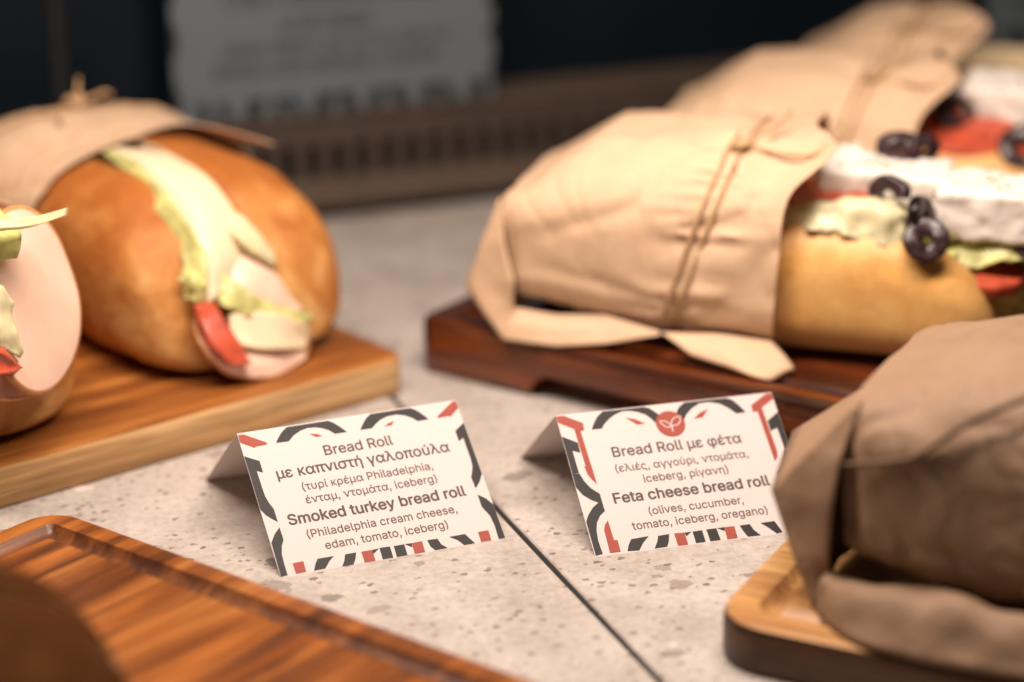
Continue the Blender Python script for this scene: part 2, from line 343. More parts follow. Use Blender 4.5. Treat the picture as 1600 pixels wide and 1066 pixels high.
# ------------------------------------------------------------------ the counter: two stone tiles with an open joint (frame: e = along the back, g = towards the back)
CA = R(20.6)
def counter_frame(o): o.location = (-5.5 * MM, 876.7 * MM, 0); o.rotation_euler = (0, 0, CA); return o
def slab(name, x0, x1, y0, y1, z0, z1, mt, kind='structure', bev=.6):
    V = [(x0, y0, z0), (x1, y0, z0), (x1, y1, z0), (x0, y1, z0), (x0, y0, z1 - bev), (x1, y0, z1 - bev), (x1, y1, z1 - bev), (x0, y1, z1 - bev),
         (x0 + bev, y0 + bev, z1), (x1 - bev, y0 + bev, z1), (x1 - bev, y1 - bev, z1), (x0 + bev, y1 - bev, z1)]
    F = [(3, 2, 1, 0), (8, 9, 10, 11)] + [(a, b, b + 4, a + 4) for a, b in ((0, 1), (1, 2), (2, 3), (3, 0))] + [(a, b, b + 4, a + 4) for a, b in ((4, 5), (5, 6), (6, 7), (7, 4))]
    return counter_frame(tag(mesh(name, V, F, mt, smooth=False), kind=kind))
slab('countertop_tile', -640, -1.25, -420, 414, -12, 0, M['stone'])
slab('countertop_tile', 1.25, 700, -420, 414, -12, 0, M['stone'])
slab('counter_base', -640, 700, -420, 520, -80, -12.3, M['dark'])

V, F = [], []; box(-1.2, 1.2, -420, 413, -12.2, -1.2, V, F); counter_frame(tag(mesh('counter_joint', V, F, M['dark'], smooth=False), kind='structure'))

# rear of the case: vent grille, ledge, dark glass doors
vent = counter_frame(thing('vent_grille', 'long brown metal air vent grille with upright slots along the rear of the counter', 'vent', (0, 0, 0)))
V, F = [], []; box(-640, 700, 415, 421, 6, 22, V, F); mesh('lower_rail', V, F, M['steel'], vent, False)
V, F = [], []; box(-640, 700, 418, 423, 41, 55, V, F); mesh('upper_rail', V, F, M['steel_d'], vent, False)
V, F = [], []; box(-640, 700, 432, 440, 0, 55, V, F); mesh('back_plate', V, F, M['dark'], vent, False)
for i in range(94):
    x = -633 + i * 14.25
    V, F = [], []; box(x, x + 7.2, 418, 431, 22, 41, V, F); mesh('slat', V, F, M['steel_d'], vent, False)
V, F = [], []; box(-640, 700, 416, 452, 55.5, 58, V, F)
counter_frame(tag(mesh('ledge', V, F, M['steel'], None, False), 'narrow brown metal ledge running above the vent grille', 'ledge'))
gd = counter_frame(thing('glass_door', 'black glass door of the case behind the left rolls', 'door', (0, 0, 0), group='dark glass rear doors'))
V, F = [], []; box(-640, -86, 453, 459, 58.2, 620, V, F); mesh('pane', V, F, M['glass'], gd, False)
V, F = [], []; box(-85, -79.5, 450, 462, 58.2, 620, V, F); mesh('frame', V, F, M['dark'], gd, False)
gd2 = counter_frame(thing('glass_door', 'wide black glass door of the case behind the grey sign', 'door', (0, 0, 0), group='dark glass rear doors'))
V, F = [], []; box(-79, 700, 453, 459, 58.2, 620, V, F); mesh('pane', V, F, M['glass'], gd2, False)

def poly_plate(V, F, pts, y0, y1):
    b = len(V); n = len(pts)
    for x, z in pts: V.append((x, y0, z))
    for x, z in pts: V.append((x, y1, z))
    F.append(tuple(range(b, b + n))); F.append(tuple(range(b + 2 * n - 1, b + n - 1, -1)))
    for i in range(n):
        j = (i + 1) % n; F.append((b + i, b + n + i, b + n + j, b + j))
def sign(x0, w, label, seed):
    s = thing('menu_sign', label, 'sign', (0, 0, 0)); counter_frame(s); rnd = random.Random(seed)
    V, F = [], []; box(x0, x0 + w, 417, 419, 59.5, 190, V, F); mesh('panel', V, F, M['sign'], s, False)
    V, F = [], []
    x = x0 + 14
    while x < x0 + w - 14:
        ww = rnd.uniform(5, 10); sk = rnd.uniform(-5, 5)
        poly_plate(V, F, [(x, 60.5), (x + ww, 60.5), (x + ww + sk, 70), (x + sk, 70)], 416.2, 416.9); x += ww + rnd.uniform(4, 8)
    for sx in (x0, x0 + w):
        d = 1 if sx == x0 else -1; z = 62
        while z < 180:
            hh = rnd.uniform(7, 22); bw = rnd.uniform(1.5, 5) * d
            poly_plate(V, F, [(sx, z), (sx + bw, z + hh * .2), (sx + bw * .8, z + hh * .7), (sx, z + hh)], 416.2, 416.9); z += hh + rnd.uniform(3, 16)
    mesh('border_pattern', V, F, M['sign_k'], s, False)
    V, F = [], []
    for z, a, b_, hh in ((84, .12, .80, 7), (95, .15, .84, 6), (106, .33, .62, 8), (121, .16, .82, 9), (136, .2, .78, 9), (150, .3, .7, 7)):
        x = x0 + w * a
        while x < x0 + w * b_:
            ww = rnd.uniform(3, 5); box(x, x + ww, 416.2, 416.9, z, z + hh * rnd.uniform(.7, 1.1), V, F); x += ww + rnd.choice((.8, .8, .9, 3.5))
    mesh('printed_lines', V, F, M['sign_t'], s, False)
    V, F = [], []; box(x0 - 4, x0 + w + 3, 414.5, 420.5, 58.1, 59.4, V, F); mesh('holder', V, F, M['steel'], s, False)
sign(-28, 181, 'grey printed sign standing on the rear ledge between the turkey rolls and the feta rolls', 4)
sign(468, 150, 'grey sign in the upper right corner behind the wrapped feta rolls', 9)

# ------------------------------------------------------------------ wooden boards
def board(name, label, loc, rot, lx, ly, h, r, mats, groove=None, notch=None, corner=(0, 0)):
    """rounded board; local x,y from the corner `corner`; groove = (inset, width, depth)"""
    t = thing(name, label, 'board', loc, rot, 'acacia serving boards on the counter')
    def ring(ins, z):
        rr = max(r - ins, 2.0); pts = []
        for cx, cy, a0 in ((lx - ins - rr, ly - ins - rr, 0), (ins + rr, ly - ins - rr, 90), (ins + rr, ins + rr, 180), (lx - ins - rr, ins + rr, 270)):
            for k in range(9):
                a = R(a0 + k * 90 / 8); pts.append((cx + rr * math.cos(a) - corner[0], cy + rr * math.sin(a) - corner[1], z))
        return pts
    rings = [ring(2, 0), ring(.6, .6), ring(0, 2), ring(0, h - 3.2), ring(.9, h - .95), ring(3.2, h)]
    if groove:
        g, w, d = groove
        rings += [ring(g, h)] + [ring(g + w * k / 8, h - d * math.sin(math.pi * k / 8)) for k in range(1, 8)] + [ring(g + w, h)]
    n = 36; V, F, MI = [], [], []
    for rg in rings: V += rg
    for i in range(len(rings) - 1):
        for k in range(n):
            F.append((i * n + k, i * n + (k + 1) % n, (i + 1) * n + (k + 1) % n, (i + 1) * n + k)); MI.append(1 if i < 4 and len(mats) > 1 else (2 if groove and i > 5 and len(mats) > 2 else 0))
    F.append(tuple(range(n))[::-1]); MI.append(0); b = (len(rings) - 1) * n; F.append(tuple(b + k for k in range(n))); MI.append(0)
    o = mesh('wood_block', V, F, mats, t, True, MI)
    if notch:
        x0, x1, dep, hh = notch; bm = bmesh.new(); VV, FF = [], []
        pts = []
        for cx, a0 in ((x1 - hh, -90), (x0 + hh, 90)):
            for k in range(13): a = R(a0 + k * 15); pts.append((cx + hh * math.cos(a), hh * math.sin(a)))
        poly_plate(VV, FF, [(p[0], p[1]) for p in pts], -5 - corner[1], dep - corner[1])
        cut = mesh('cutter', VV, FF, mats[0]); cut.parent = t
        bo = o.modifiers.new('b', 'BOOLEAN'); bo.operation = 'DIFFERENCE'; bo.object = cut; bo.solver = 'EXACT'
        bpy.context.view_layer.update(); dg = bpy.context.evaluated_depsgraph_get()
        me = bpy.data.meshes.new_from_object(o.evaluated_get(dg)); o.modifiers.clear(); o.data = me; bpy.data.objects.remove(cut)
    for p in o.data.polygons: p.use_smooth = True
    try: o.data.set_sharp_from_angle(angle=R(35))
    except Exception: pass
    return t
board('serving_board', 'light brown acacia board carrying the smoked turkey rolls', (-46.3, 1009.6, 0), 39.5, 330, 180, 18, 9, [M['wood_a'], M['wood_edge']], corner=(330, 0))
board('serving_board', 'dark glossy acacia board under the wrapped feta rolls', (-43.4, 1038.1, 0), -35, 420, 400, 26, 8, [M['wood_b']], (13, 9, 2.5), (62, 300, 14, 11), (0, 0))
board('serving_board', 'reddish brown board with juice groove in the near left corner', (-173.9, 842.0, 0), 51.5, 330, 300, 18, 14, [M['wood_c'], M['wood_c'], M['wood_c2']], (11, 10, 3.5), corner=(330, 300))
board('serving_board', 'pale topped board with edge coloured dark for shade under the shaded paper roll', (65.0, 742.0, 0), -27, 320, 200, 18, 20, [M['wood_d'], M['wood_d_shade']], (12, 9, 3), corner=(0, 0))

# ------------------------------------------------------------------ folded price cards
ART = {
 1: [
  ('r', [(0.2,63.8), (1.8,63.7), (10.3,58.1), (10.1,57.1), (5.6,57.0), (5.1,56.5), (0.1,59.8)]),
  ('k', [(13.8,57.2), (15.6,59.8), (17.7,62.0), (20.0,63.9), (36.5,63.8), (38.5,62.2), (40.5,60.0), (42.6,57.2), (37.7,57.2), (35.7,59.2), (33.5,60.5), (30.8,61.4), (27.6,61.6), (24.5,60.9), (21.4,59.3), (18.9,57.1)]),
  ('r', [(27.7,59.0), (30.6,58.4), (32.7,57.1), (29.9,57.1)]),
  ('k', [(48.0,57.2), (49.7,59.6), (51.9,62.1), (54.1,64.0), (70.6,63.8), (72.7,62.2), (74.6,60.0), (76.5,57.2), (71.8,57.1), (69.9,59.1), (67.4,60.6), (64.3,61.5), (60.7,61.4), (57.4,60.4), (54.7,58.7), (52.8,57.1)]),
  ('r', [(57.7,57.1), (60.1,58.3), (62.5,58.8), (60.8,57.0)]),
  ('r', [(80.2,57.8), (88.5,64.0), (89.9,64.0), (89.9,60.2), (85.5,56.8), (84.8,57.2), (80.3,57.1)]),
  ('k', [(85.4,50.2), (89.9,53.2), (89.9,29.4), (88.0,26.2), (85.3,23.3), (85.1,28.5), (86.3,31.0), (87.2,33.4), (87.6,37.4), (87.5,41.9), (87.6,46.5), (85.3,45.2)]),
  ('k', [(0.1,53.6), (5.4,50.5), (5.4,45.2), (3.2,46.4), (3.3,38.9), (3.4,35.1), (4.1,31.9), (5.2,28.9), (5.2,23.2), (3.3,25.0), (1.6,26.8), (0.1,29.6)]),
  ('k', [(5.2,20.9), (5.3,15.4), (4.0,13.1), (3.0,9.5), (2.8,5.1), (2.8,0.5), (0.1,0.2), (0.4,15.0), (2.6,18.3)]),
  ('r', [(5.9,5.0), (10.2,5.1), (10.0,0.5), (6.0,0.4)]),
  ('k', [(15.7,5.1), (22.1,5.0), (19.9,3.3), (17.5,0.5), (13.0,0.4), (14.2,2.9)]),
  ('k', [(26.5,4.9), (30.9,4.9), (29.9,2.3), (28.5,0.1), (24.0,0.1), (25.4,2.2)]),
  ('r', [(32.9,4.8), (37.2,4.8), (37.2,0.1), (32.9,0.1)]),
  ('k', [(37.2,4.8), (40.0,4.9), (37.2,3.0)]),
  ('k', [(40.2,5.1), (44.4,4.9), (44.3,0.1), (40.1,0.1)]),
  ('k', [(45.9,4.8), (50.1,4.8), (50.0,0.1), (45.7,0.1)]),
  ('k', [(50.3,4.8), (53.1,4.7), (52.8,3.0)]),
  ('r', [(53.1,4.7), (57.3,4.8), (57.1,0.1), (52.9,0.1)]),
  ('k', [(59.4,4.8), (63.5,4.7), (64.3,2.0), (66.2,0.1), (61.2,0.1), (59.9,1.9)]),
  ('k', [(68.3,4.6), (74.8,4.6), (76.0,2.4), (77.4,0.1), (73.0,0.1), (71.2,2.6)]),
  ('r', [(80.1,4.5), (84.4,4.5), (84.2,0.1), (80.0,0.1)]),
  ('k', [(85.2,20.5), (87.9,18.3), (89.9,15.1), (89.9,0.1), (87.2,0.1), (87.5,6.1), (87.1,10.5), (85.1,15.1)]),
 ],
 2: [
  ('r', [(0.1,64.0), (3.0,63.9), (9.9,59.3), (9.7,56.0), (8.1,55.6), (8.5,36.1), (6.2,36.4), (5.8,56.9), (0.1,60.6)]),
  ('k', [(12.6,55.8), (14.2,58.6), (16.4,61.5), (19.1,64.0), (36.1,64.0), (38.3,62.7), (39.9,60.9), (41.3,59.3), (39.0,55.5), (37.7,57.8), (35.9,60.0), (33.1,61.5), (30.2,62.4), (26.8,62.6), (23.4,61.4), (20.5,59.6), (18.3,57.7), (16.8,55.8)]),
  ('r', [(27.4,59.6), (31.3,58.4), (34.7,55.8), (31.3,55.8)]),
  ('k', [(48.2,58.9), (50.4,61.8), (53.1,64.0), (70.5,64.0), (72.8,62.5), (74.9,59.7), (76.8,56.0), (72.8,55.9), (70.2,58.9), (67.2,61.3), (63.1,62.5), (59.0,62.4), (55.3,60.5), (52.3,57.9), (50.6,55.4), (50.1,57.8)]),
  ('r', [(54.9,55.7), (58.0,58.1), (62.0,59.4), (58.6,55.8)]),
  ('r', [(80.0,59.0), (87.7,64.0), (89.9,64.0), (89.9,60.8), (84.0,57.4), (84.3,36.6), (83.7,34.0), (82.0,32.1), (81.7,55.9), (79.7,55.6)]),
  ('k', [(84.5,50.9), (89.9,54.5), (89.9,37.6), (87.7,36.6), (87.5,47.3), (84.5,46.1)]),
  ('k', [(0.1,54.2), (5.7,50.6), (5.6,46.0), (2.7,47.3), (2.8,37.0), (0.1,37.0)]),
  ('k', [(0.1,36.9), (2.9,36.8), (4.1,32.8), (5.8,29.7), (8.6,26.9), (8.7,19.1), (6.3,17.3), (4.3,14.4), (3.3,10.9), (2.9,6.6), (3.2,0.8), (0.3,0.4), (0.3,15.5), (1.9,18.3), (4.4,21.2), (7.1,23.1), (4.6,24.6), (1.9,27.2), (0.1,30.8)]),
  ('r', [(5.6,39.8), (8.5,39.5), (8.6,31.2), (7.1,33.5), (6.0,36.1)]),
  ('r', [(8.8,14.9), (9.0,6.1), (10.4,5.9), (10.3,0.8), (6.1,0.8), (6.3,10.9), (7.2,13.2)]),
  ('k', [(15.7,5.6), (22.8,6.0), (20.0,3.5), (17.6,0.4), (13.0,0.7), (14.0,3.1)]),
  ('k', [(26.5,5.6), (31.0,5.8), (30.1,2.9), (28.8,0.5), (23.7,0.4), (25.5,3.1)]),
  ('r', [(33.0,5.8), (37.1,5.6), (37.2,0.3), (33.1,0.3)]),
  ('k', [(37.1,5.6), (39.8,5.6), (37.5,3.9)]),
  ('k', [(40.4,5.6), (44.3,5.7), (44.3,0.5), (40.4,0.5)]),
  ('k', [(46.0,5.8), (50.1,5.8), (50.4,0.5), (46.2,0.5)]),
  ('k', [(50.3,5.8), (53.3,5.8), (53.1,4.2)]),
  ('r', [(53.3,5.8), (57.4,5.7), (57.3,0.5), (53.1,0.4)]),
  ('k', [(59.6,5.7), (63.7,5.8), (64.6,3.1), (66.7,0.4), (61.5,0.5), (60.4,2.9)]),
  ('k', [(68.2,5.7), (73.9,5.8), (75.8,0.6), (73.3,0.3), (70.8,3.2)]),
  ('k', [(89.9,30.8), (88.3,27.2), (85.6,24.6), (83.1,23.1), (85.8,21.2), (88.3,18.3), (89.9,15.5), (89.9,0.4), (87.0,0.8), (87.3,6.6), (86.9,10.9), (85.9,14.4), (83.9,17.3), (81.5,19.1), (81.6,26.9), (84.4,29.7), (86.1,32.8), (87.3,36.4), (89.9,36.4)]),
  ('r', [(83.0,13.2), (83.9,10.9), (84.1,0.8), (79.9,0.8), (79.8,5.9), (81.2,6.1), (81.4,14.9)]),
 ],
}

CW, CH = 90.0, 64.1
try:        # the sans-serif that ships with Blender; its built-in font otherwise
    import os
    FONT = bpy.data.fonts.load(os.path.join(bpy.utils.resource_path('LOCAL'), 'datafiles', 'fonts', 'Inter.woff2'))
except Exception:
    FONT = None
from mathutils.geometry import delaunay_2d_cdt
def text_polys(body, x0, x1, base):
    c = bpy.data.curves.new('txt', 'FONT'); c.body = body; c.size = 1.0
    if FONT: c.font = FONT
    o = bpy.data.objects.new('txt', c); sc.collection.objects.link(o)
    bpy.context.view_layer.update(); cu = o.to_curve(bpy.context.evaluated_depsgraph_get())
    loops = []
    for sp in cu.splines:
        pts = []
        if sp.type == 'BEZIER':
            bp = sp.bezier_points; n = len(bp)
            for i in range(n):
                a, b_ = bp[i], bp[(i + 1) % n]; p0, p1, p2, p3 = a.co, a.handle_right, b_.handle_left, b_.co
                st = (p1 - p0).length + (p3 - p2).length; lin = (p3 - p0).length
                k_ = 1 if abs(st + (p2 - p1).length - lin) < 1e-4 else 5
                for k in range(k_):
                    t = k / k_; q = p0 * (1 - t) ** 3 + p1 * 3 * t * (1 - t) ** 2 + p2 * 3 * t * t * (1 - t) + p3 * t ** 3; pts.append((q.x, q.y))
        else: pts = [(p.co.x, p.co.y) for p in sp.points]
        cl = []
        for p in pts:
            if not cl or abs(p[0] - cl[-1][0]) + abs(p[1] - cl[-1][1]) > 1e-5: cl.append(p)
        if len(cl) > 2: loops.append(cl)
    o.to_curve_clear(); bpy.data.objects.remove(o); bpy.data.curves.remove(c)
    def winding(p, ls):
        w = 0
        for l in ls:
            for a, b_ in zip(l, l[1:] + l[:1]):
                cr = (b_[0] - a[0]) * (p[1] - a[1]) - (p[0] - a[0]) * (b_[1] - a[1])
                if a[1] <= p[1] < b_[1] and cr > 0: w += 1
                elif b_[1] <= p[1] < a[1] and cr < 0: w -= 1
        return w
    groups = []                                   # loops of one glyph: those whose widths overlap
    for l in sorted(loops, key=lambda l: min(p[0] for p in l)):
        lo, hi = min(p[0] for p in l), max(p[0] for p in l)
        if groups and lo < groups[-1][1]: groups[-1][0].append(l); groups[-1][1] = max(groups[-1][1], hi)
        else: groups.append([[l], hi])
    xs = [p[0] for l in loops for p in l]; a, b_ = min(xs), max(xs); s = (x1 - x0) / (b_ - a); V, F = [], []
    for ls, _ in groups:                          # overlapping strokes are one filled shape (non-zero winding)
        pts, eds = [], []
        for l in ls:
            k0 = len(pts); pts += [Vector(p) for p in l]; eds += [(k0 + i, k0 + (i + 1) % len(l)) for i in range(len(l))]
        vs, _e, fs, _a, _b, _c = delaunay_2d_cdt(pts, eds, [], 0, 1e-6)
        b0 = len(V); V += [(x0 + (p.x - a) * s, base + p.y * s, 0) for p in vs]
        for f in fs:
            m_ = sum((vs[k] for k in f), Vector((0, 0))) / len(f)
            if winding(m_, ls): F.append(tuple(b0 + k for k in f))
    return V, F
def card(idx, label, loc, rot, d, lines, badge=False):
    t = thing('tent_card', label, 'price card', loc, math.degrees(rot)); h = math.sqrt(CH * CH - d * d)
    def pan(u, v, off=0.0):          # front panel: u along the width, v up the panel, off = out of its face
        return (u, v / CH * d - off * h / CH, v / CH * h + off * d / CH)
    # folded card: a 0.35 mm sheet bent over a small radius at the ridge
    prof = [(0, 0)] + [(d * k / 12, h * k / 12) for k in range(1, 12)] + [(d - .5, h - .30), (d, h - .08), (d + .5, h - .30)] + [(d + d * k / 12 * 1.0, h - h * k / 12) for k in range(1, 12)] + [(2 * d, 0)]
    th = .35; inner = [(max(a + (.45 if a < d else -.45), .4) if True else a, b_ - (.42 if b_ > 1 else 0)) for a, b_ in prof]
    inner = []
    for i, (a, b_) in enumerate(prof):
        p, q_ = prof[max(i - 1, 0)], prof[min(i + 1, len(prof) - 1)]; tx, tz = q_[0] - p[0], q_[1] - p[1]; l = math.hypot(tx, tz); inner.append((a + tz / l * th, max(b_ - tx / l * th, 0.0) if 0 < i < len(prof) - 1 else 0.0))
    n = len(prof); V, F = [], []
    for x in (0, CW):
        V += [(x, a, b_) for a, b_ in prof] + [(x, a, b_) for a, b_ in inner]
    for i in range(n - 1):
        F += [(i, i + 1, 2 * n + i + 1, 2 * n + i), (n + i, 3 * n + i, 3 * n + i + 1, n + i + 1), (i, n + i, n + i + 1, i + 1), (2 * n + i, 2 * n + i + 1, 3 * n + i + 1, 3 * n + i)]
    F += [(0, 2 * n, 3 * n, n), (n - 1, 2 * n - 1, 4 * n - 1, 3 * n - 1)]
    mesh('folded_card', V, F, M['card'], t, False)
    V, F, MI = [], [], []
    for i, (c, pts) in enumerate(ART[idx]):
        b = len(V); V += [pan(u, min(v, 63.6), .06 + .004 * i) for u, v in pts]; F.append(tuple(range(b, len(V)))); MI.append(0 if c == 'k' else 1)
    mesh('border_pattern', V, F, [M['ink_k'], M['ink_r']], t, False, MI)
    for col, nm in (('ink_t', 'bold_lettering'), ('ink_l', 'light_lettering')):
        V, F = [], []
        for body, x0, x1, base, wgt, c in lines:
            if c != col: continue
            v, f = text_polys(body, x0 + wgt, x1 - wgt, base)
            sh = [(0, 0)] if wgt <= 0 else [(wgt * math.cos(k * math.pi / 4), wgt * math.sin(k * math.pi / 4) * .7) for k in range(8)]
            for i, (dx, dy) in enumerate(sh):      # heavier weights: the strokes thickened all round
                b = len(V); V += [pan(p[0] + dx, p[1] + dy, .10 + .004 * i + p[2]) for p in v]; F += [tuple(b + k for k in q_) for q_ in f]
        mesh(nm, V, F, M[col], t, False)
    if badge:
        cu, cv, r = 44.8, 54.5, 5.9
        V = [pan(cu + r * math.cos(2 * math.pi * k / 48), cv + r * math.sin(2 * math.pi * k / 48), .22) for k in range(48)]
        bd = mesh('badge', V, [tuple(range(48))], M['ink_r'], t, False)
        V, F = [], []
        def stroke(pts, w, closed=False):
            P = [Vector((p[0], p[1], 0)) for p in catmull([(a, b_, 0) for a, b_ in pts], 8)]
            b = len(V)
            for i, p in enumerate(P):
                tt = (P[min(i + 1, len(P) - 1)] - P[max(i - 1, 0)]).normalized(); nn = Vector((-tt.y, tt.x, 0)) * w / 2
                for q_ in (p + nn, p - nn): V.append(pan(cu + q_.x, cv + q_.y, .26))
            for i in range(len(P) - 1): F.append((b + 2 * i, b + 2 * i + 1, b + 2 * i + 3, b + 2 * i + 2))
        stroke([(.1, -1.1), (.6, .9), (2.2, 2.4), (4.3, 2.9), (4.2, .8), (2.8, -.7), (.3, -1.1)], .42)
        stroke([(-.2, -1.2), (-1.6, -1.6), (-3.1, -.4), (-3.9, 1.6), (-2.2, 1.4), (-.8, .4), (-.1, -.9)], .42)
        stroke([(0, -1.0), (.1, -2.2), (.1, -3.6)], .5)
        mesh('leaf_emblem', V, F, M['card'], bd, False)
    return t
card(1, 'white folded card for the smoked turkey bread roll, seen whole', (-86.24, 815.26, 0), 0.39262, 50.94, [
    ('Bread Roll', 31.2, 59.2, 48.5, .10, 'ink_t'), ('με καπνιστή γαλοπούλα', 10.2, 80.6, 41.5, .12, 'ink_t'),
    ('(τυρί κρέμα Philadelphia,', 18.4, 71.5, 34.8, .05, 'ink_l'), ('ένταμ, ντομάτα, iceberg)', 18.2, 71.4, 29.0, .05, 'ink_l'),
    ('Smoked turkey bread roll', 9.1, 80.9, 21.1, .18, 'ink_t'), ('(Philadelphia cream cheese,', 14.6, 75.0, 14.4, .05, 'ink_l'), ('edam, tomato, iceberg)', 20.1, 69.4, 8.5, .05, 'ink_l')])
card(2, 'white folded card with red leaf badge for the feta cheese bread roll', (30.73, 831.64, 0), 0.27171, 51.69, [
    ('Bread Roll με φέτα', 18.1, 71.4, 42.4, .11, 'ink_t'), ('(ελιές, αγγούρι, ντομάτα,', 17.5, 72.1, 35.5, .05, 'ink_l'), ('iceberg, ρίγανη)', 27.4, 62.1, 29.6, .05, 'ink_l'),
    ('Feta cheese bread roll', 13.3, 77.2, 21.9, .18, 'ink_t'), ('(olives, cucumber,', 25.7, 64.2, 15.2, .05, 'ink_l'), ('tomato, iceberg, oregano)', 17.5, 72.5, 9.5, .05, 'ink_l')], True)

# ------------------------------------------------------------------ bread rolls
def sgp(v, e): return math.copysign(abs(v) ** e, v)
def bun(name, parent, x0, x1, W, H, yc, aL, aR, mats, noseA, noseB, slit=.34, nexp=2.4, amp=1.2, seed=0, lean=0.0):
    """split roll along local x; slit open at the top from -aL to +aR degrees; nose = (length, width power, height power)"""
    MO, MI_ = 56, 16; xs = []
    for k in range(14): xs.append(x0 + noseA[0] * (1 - math.cos(k / 14 * math.pi / 2)))
    a, b_ = x0 + noseA[0], x1 - noseB[0]; nmid = max(2, int((b_ - a) / 6))
    for k in range(nmid + 1): xs.append(a + (b_ - a) * k / nmid)
    for k in range(1, 15): xs.append(x1 - noseB[0] * (1 - math.sin(k / 14 * math.pi / 2)))
    V, F, MX = [], [], []; n = MO + MI_
    for x in xs:
        if x < x0 + noseA[0]: d = 1 - (x - x0) / noseA[0]; pw, ph = noseA[1:]
        elif x > x1 - noseB[0]: d = (x - (x1 - noseB[0])) / noseB[0]; pw, ph = noseB[1:]
        else: d, pw, ph = 0, 2, 2
        d = min(d, .9995); w = (1 - d ** pw) ** (1 / pw); h = (1 - d ** ph) ** (1 / ph); zb = H * .06 * (1 - h)
        ring = []
        for k in range(MO):
            phi = R(aR) + (2 * math.pi - R(aR) - R(aL)) * k / (MO - 1)
            s, c = math.sin(phi), math.cos(phi); e = 2 / nexp if c > 0 else 2 / 4.0
            y, z = sgp(s, e) * .5, .5 + .5 * sgp(c, e); p = Vector((x, yc + y * W * w + lean * z * H * h, zb + z * H * h))
            dir_ = Vector((0, y, z - .45)); dir_.normalize()
            q = amp * (nz(p, 26, seed) * 1.2 + nz(p, 11, seed + 2) * .45) + amp * .8 * nz(p, 60, seed + 4)
            ring.append(p + dir_ * q * min(1, w * 1.4))
        A, B = ring[-1], ring[0]; C = Vector((x, yc + lean * slit * H * h, zb + slit * H * h))
        for k in range(1, MI_ + 1):
            t = k / (MI_ + 1)
            if t < .5: s = t * 2; p = A.lerp(C, s); p.y -= math.sin(s * math.pi) * W * .07 * w
            else: s = (t - .5) * 2; p = C.lerp(B, s); p.y += math.sin(s * math.pi) * W * .07 * w
            p += Vector((0, 0, 1.0 * nz(p, 5, seed + 9))); ring.append(p)
        V += ring
    for i in range(len(xs) - 1):
        for k in range(n):
            F.append((i * n + k, i * n + (k + 1) % n, (i + 1) * n + (k + 1) % n, (i + 1) * n + k)); MX.append(0 if k < MO - 1 else 1)
    F.append(tuple(range(n))); F.append(tuple((len(xs) - 1) * n + k for k in range(n))); MX += [0, 0]
    return mesh(name, V, F, mats, parent, True, MX)

class Wrap:
    """paper tube round a roll; stations (x, z0, z1, y0, y1, exponent); S(x, phi) is its surface (phi from the top, clockwise to the back)"""
    def __init__(s, st, seed=0, tw=None, amp=1.0): s.st = st; s.seed = seed; s.tw = tw; s.amp = amp
    def raw(s, x, phi):
        st = s.st
        if x <= st[0][0]: a = b_ = st[0]; t = 0
        elif x >= st[-1][0]: a = b_ = st[-1]; t = 0
        else:
            for a, b_ in zip(st[:-1], st[1:]):
                if a[0] <= x <= b_[0]: break
            t = (x - a[0]) / (b_[0] - a[0])
        _, z0, z1, y0, y1, e = [p + (q - p) * t for p, q in zip(a, b_)]
        sn, cs = math.sin(phi), math.cos(phi); lo = e if cs > 0 else max(e, 4.0)
        return Vector((x, (y0 + y1) / 2 + sgp(sn, 2 / lo) * (y1 - y0) / 2, (z0 + z1) / 2 + sgp(cs, 2 / lo) * (z1 - z0) / 2))
    def xt(s, z): return s.tw[0] + s.tw[1] * z
    def S(s, x, phi):
        p = s.raw(x, phi); q = s.raw(x, phi + .03); tn = (q - p); nn = Vector((0, tn.z, -tn.y)); c = Vector((x, (s.st[0][3] + s.st[0][4]) / 2, 45))
        nn = nn.normalized() if nn.length > 1e-9 else Vector((0, 0, 1))
        if nn.dot(p - Vector((x, c.y, 45))) < 0: nn = -nn
        a = s.amp; sd = s.seed
        w1 = noise.noise(Vector((p.x / 70 + sd, p.y / 45, p.z / 45))); w2 = abs(noise.noise(Vector((p.x / 46 - sd, p.y / 30 + sd, p.z / 30))))
        w3 = abs(noise.noise(Vector(((p.x + p.z * .6) / 16 + sd, (p.y - p.x * .3) / 60, p.z / 60 - sd))))
        vd = noise.voronoi(Vector((p.x / 30 + sd * 3, p.y / 30, p.z / 30)))[0]; cr = vd[0] - .42
        d = a * (2.2 * (a - .55) * cr + 1.8 * w1 - 1.8 * max(0, .22 - w2) * 3 + .5 - 1.0 * max(0, .12 - w3) * 6)
        if s.tw:
            u = x - s.xt(p.z); g = math.exp(-(u / 7) ** 2); g2 = math.exp(-(u / 17) ** 2)
            d += -1.5 * g + 6.8 * g2 * (.35 - abs(noise.noise(Vector((p.y / 7 + sd, p.z / 7, u / 60))))) * (1 - g * .5)
        return p + nn * d
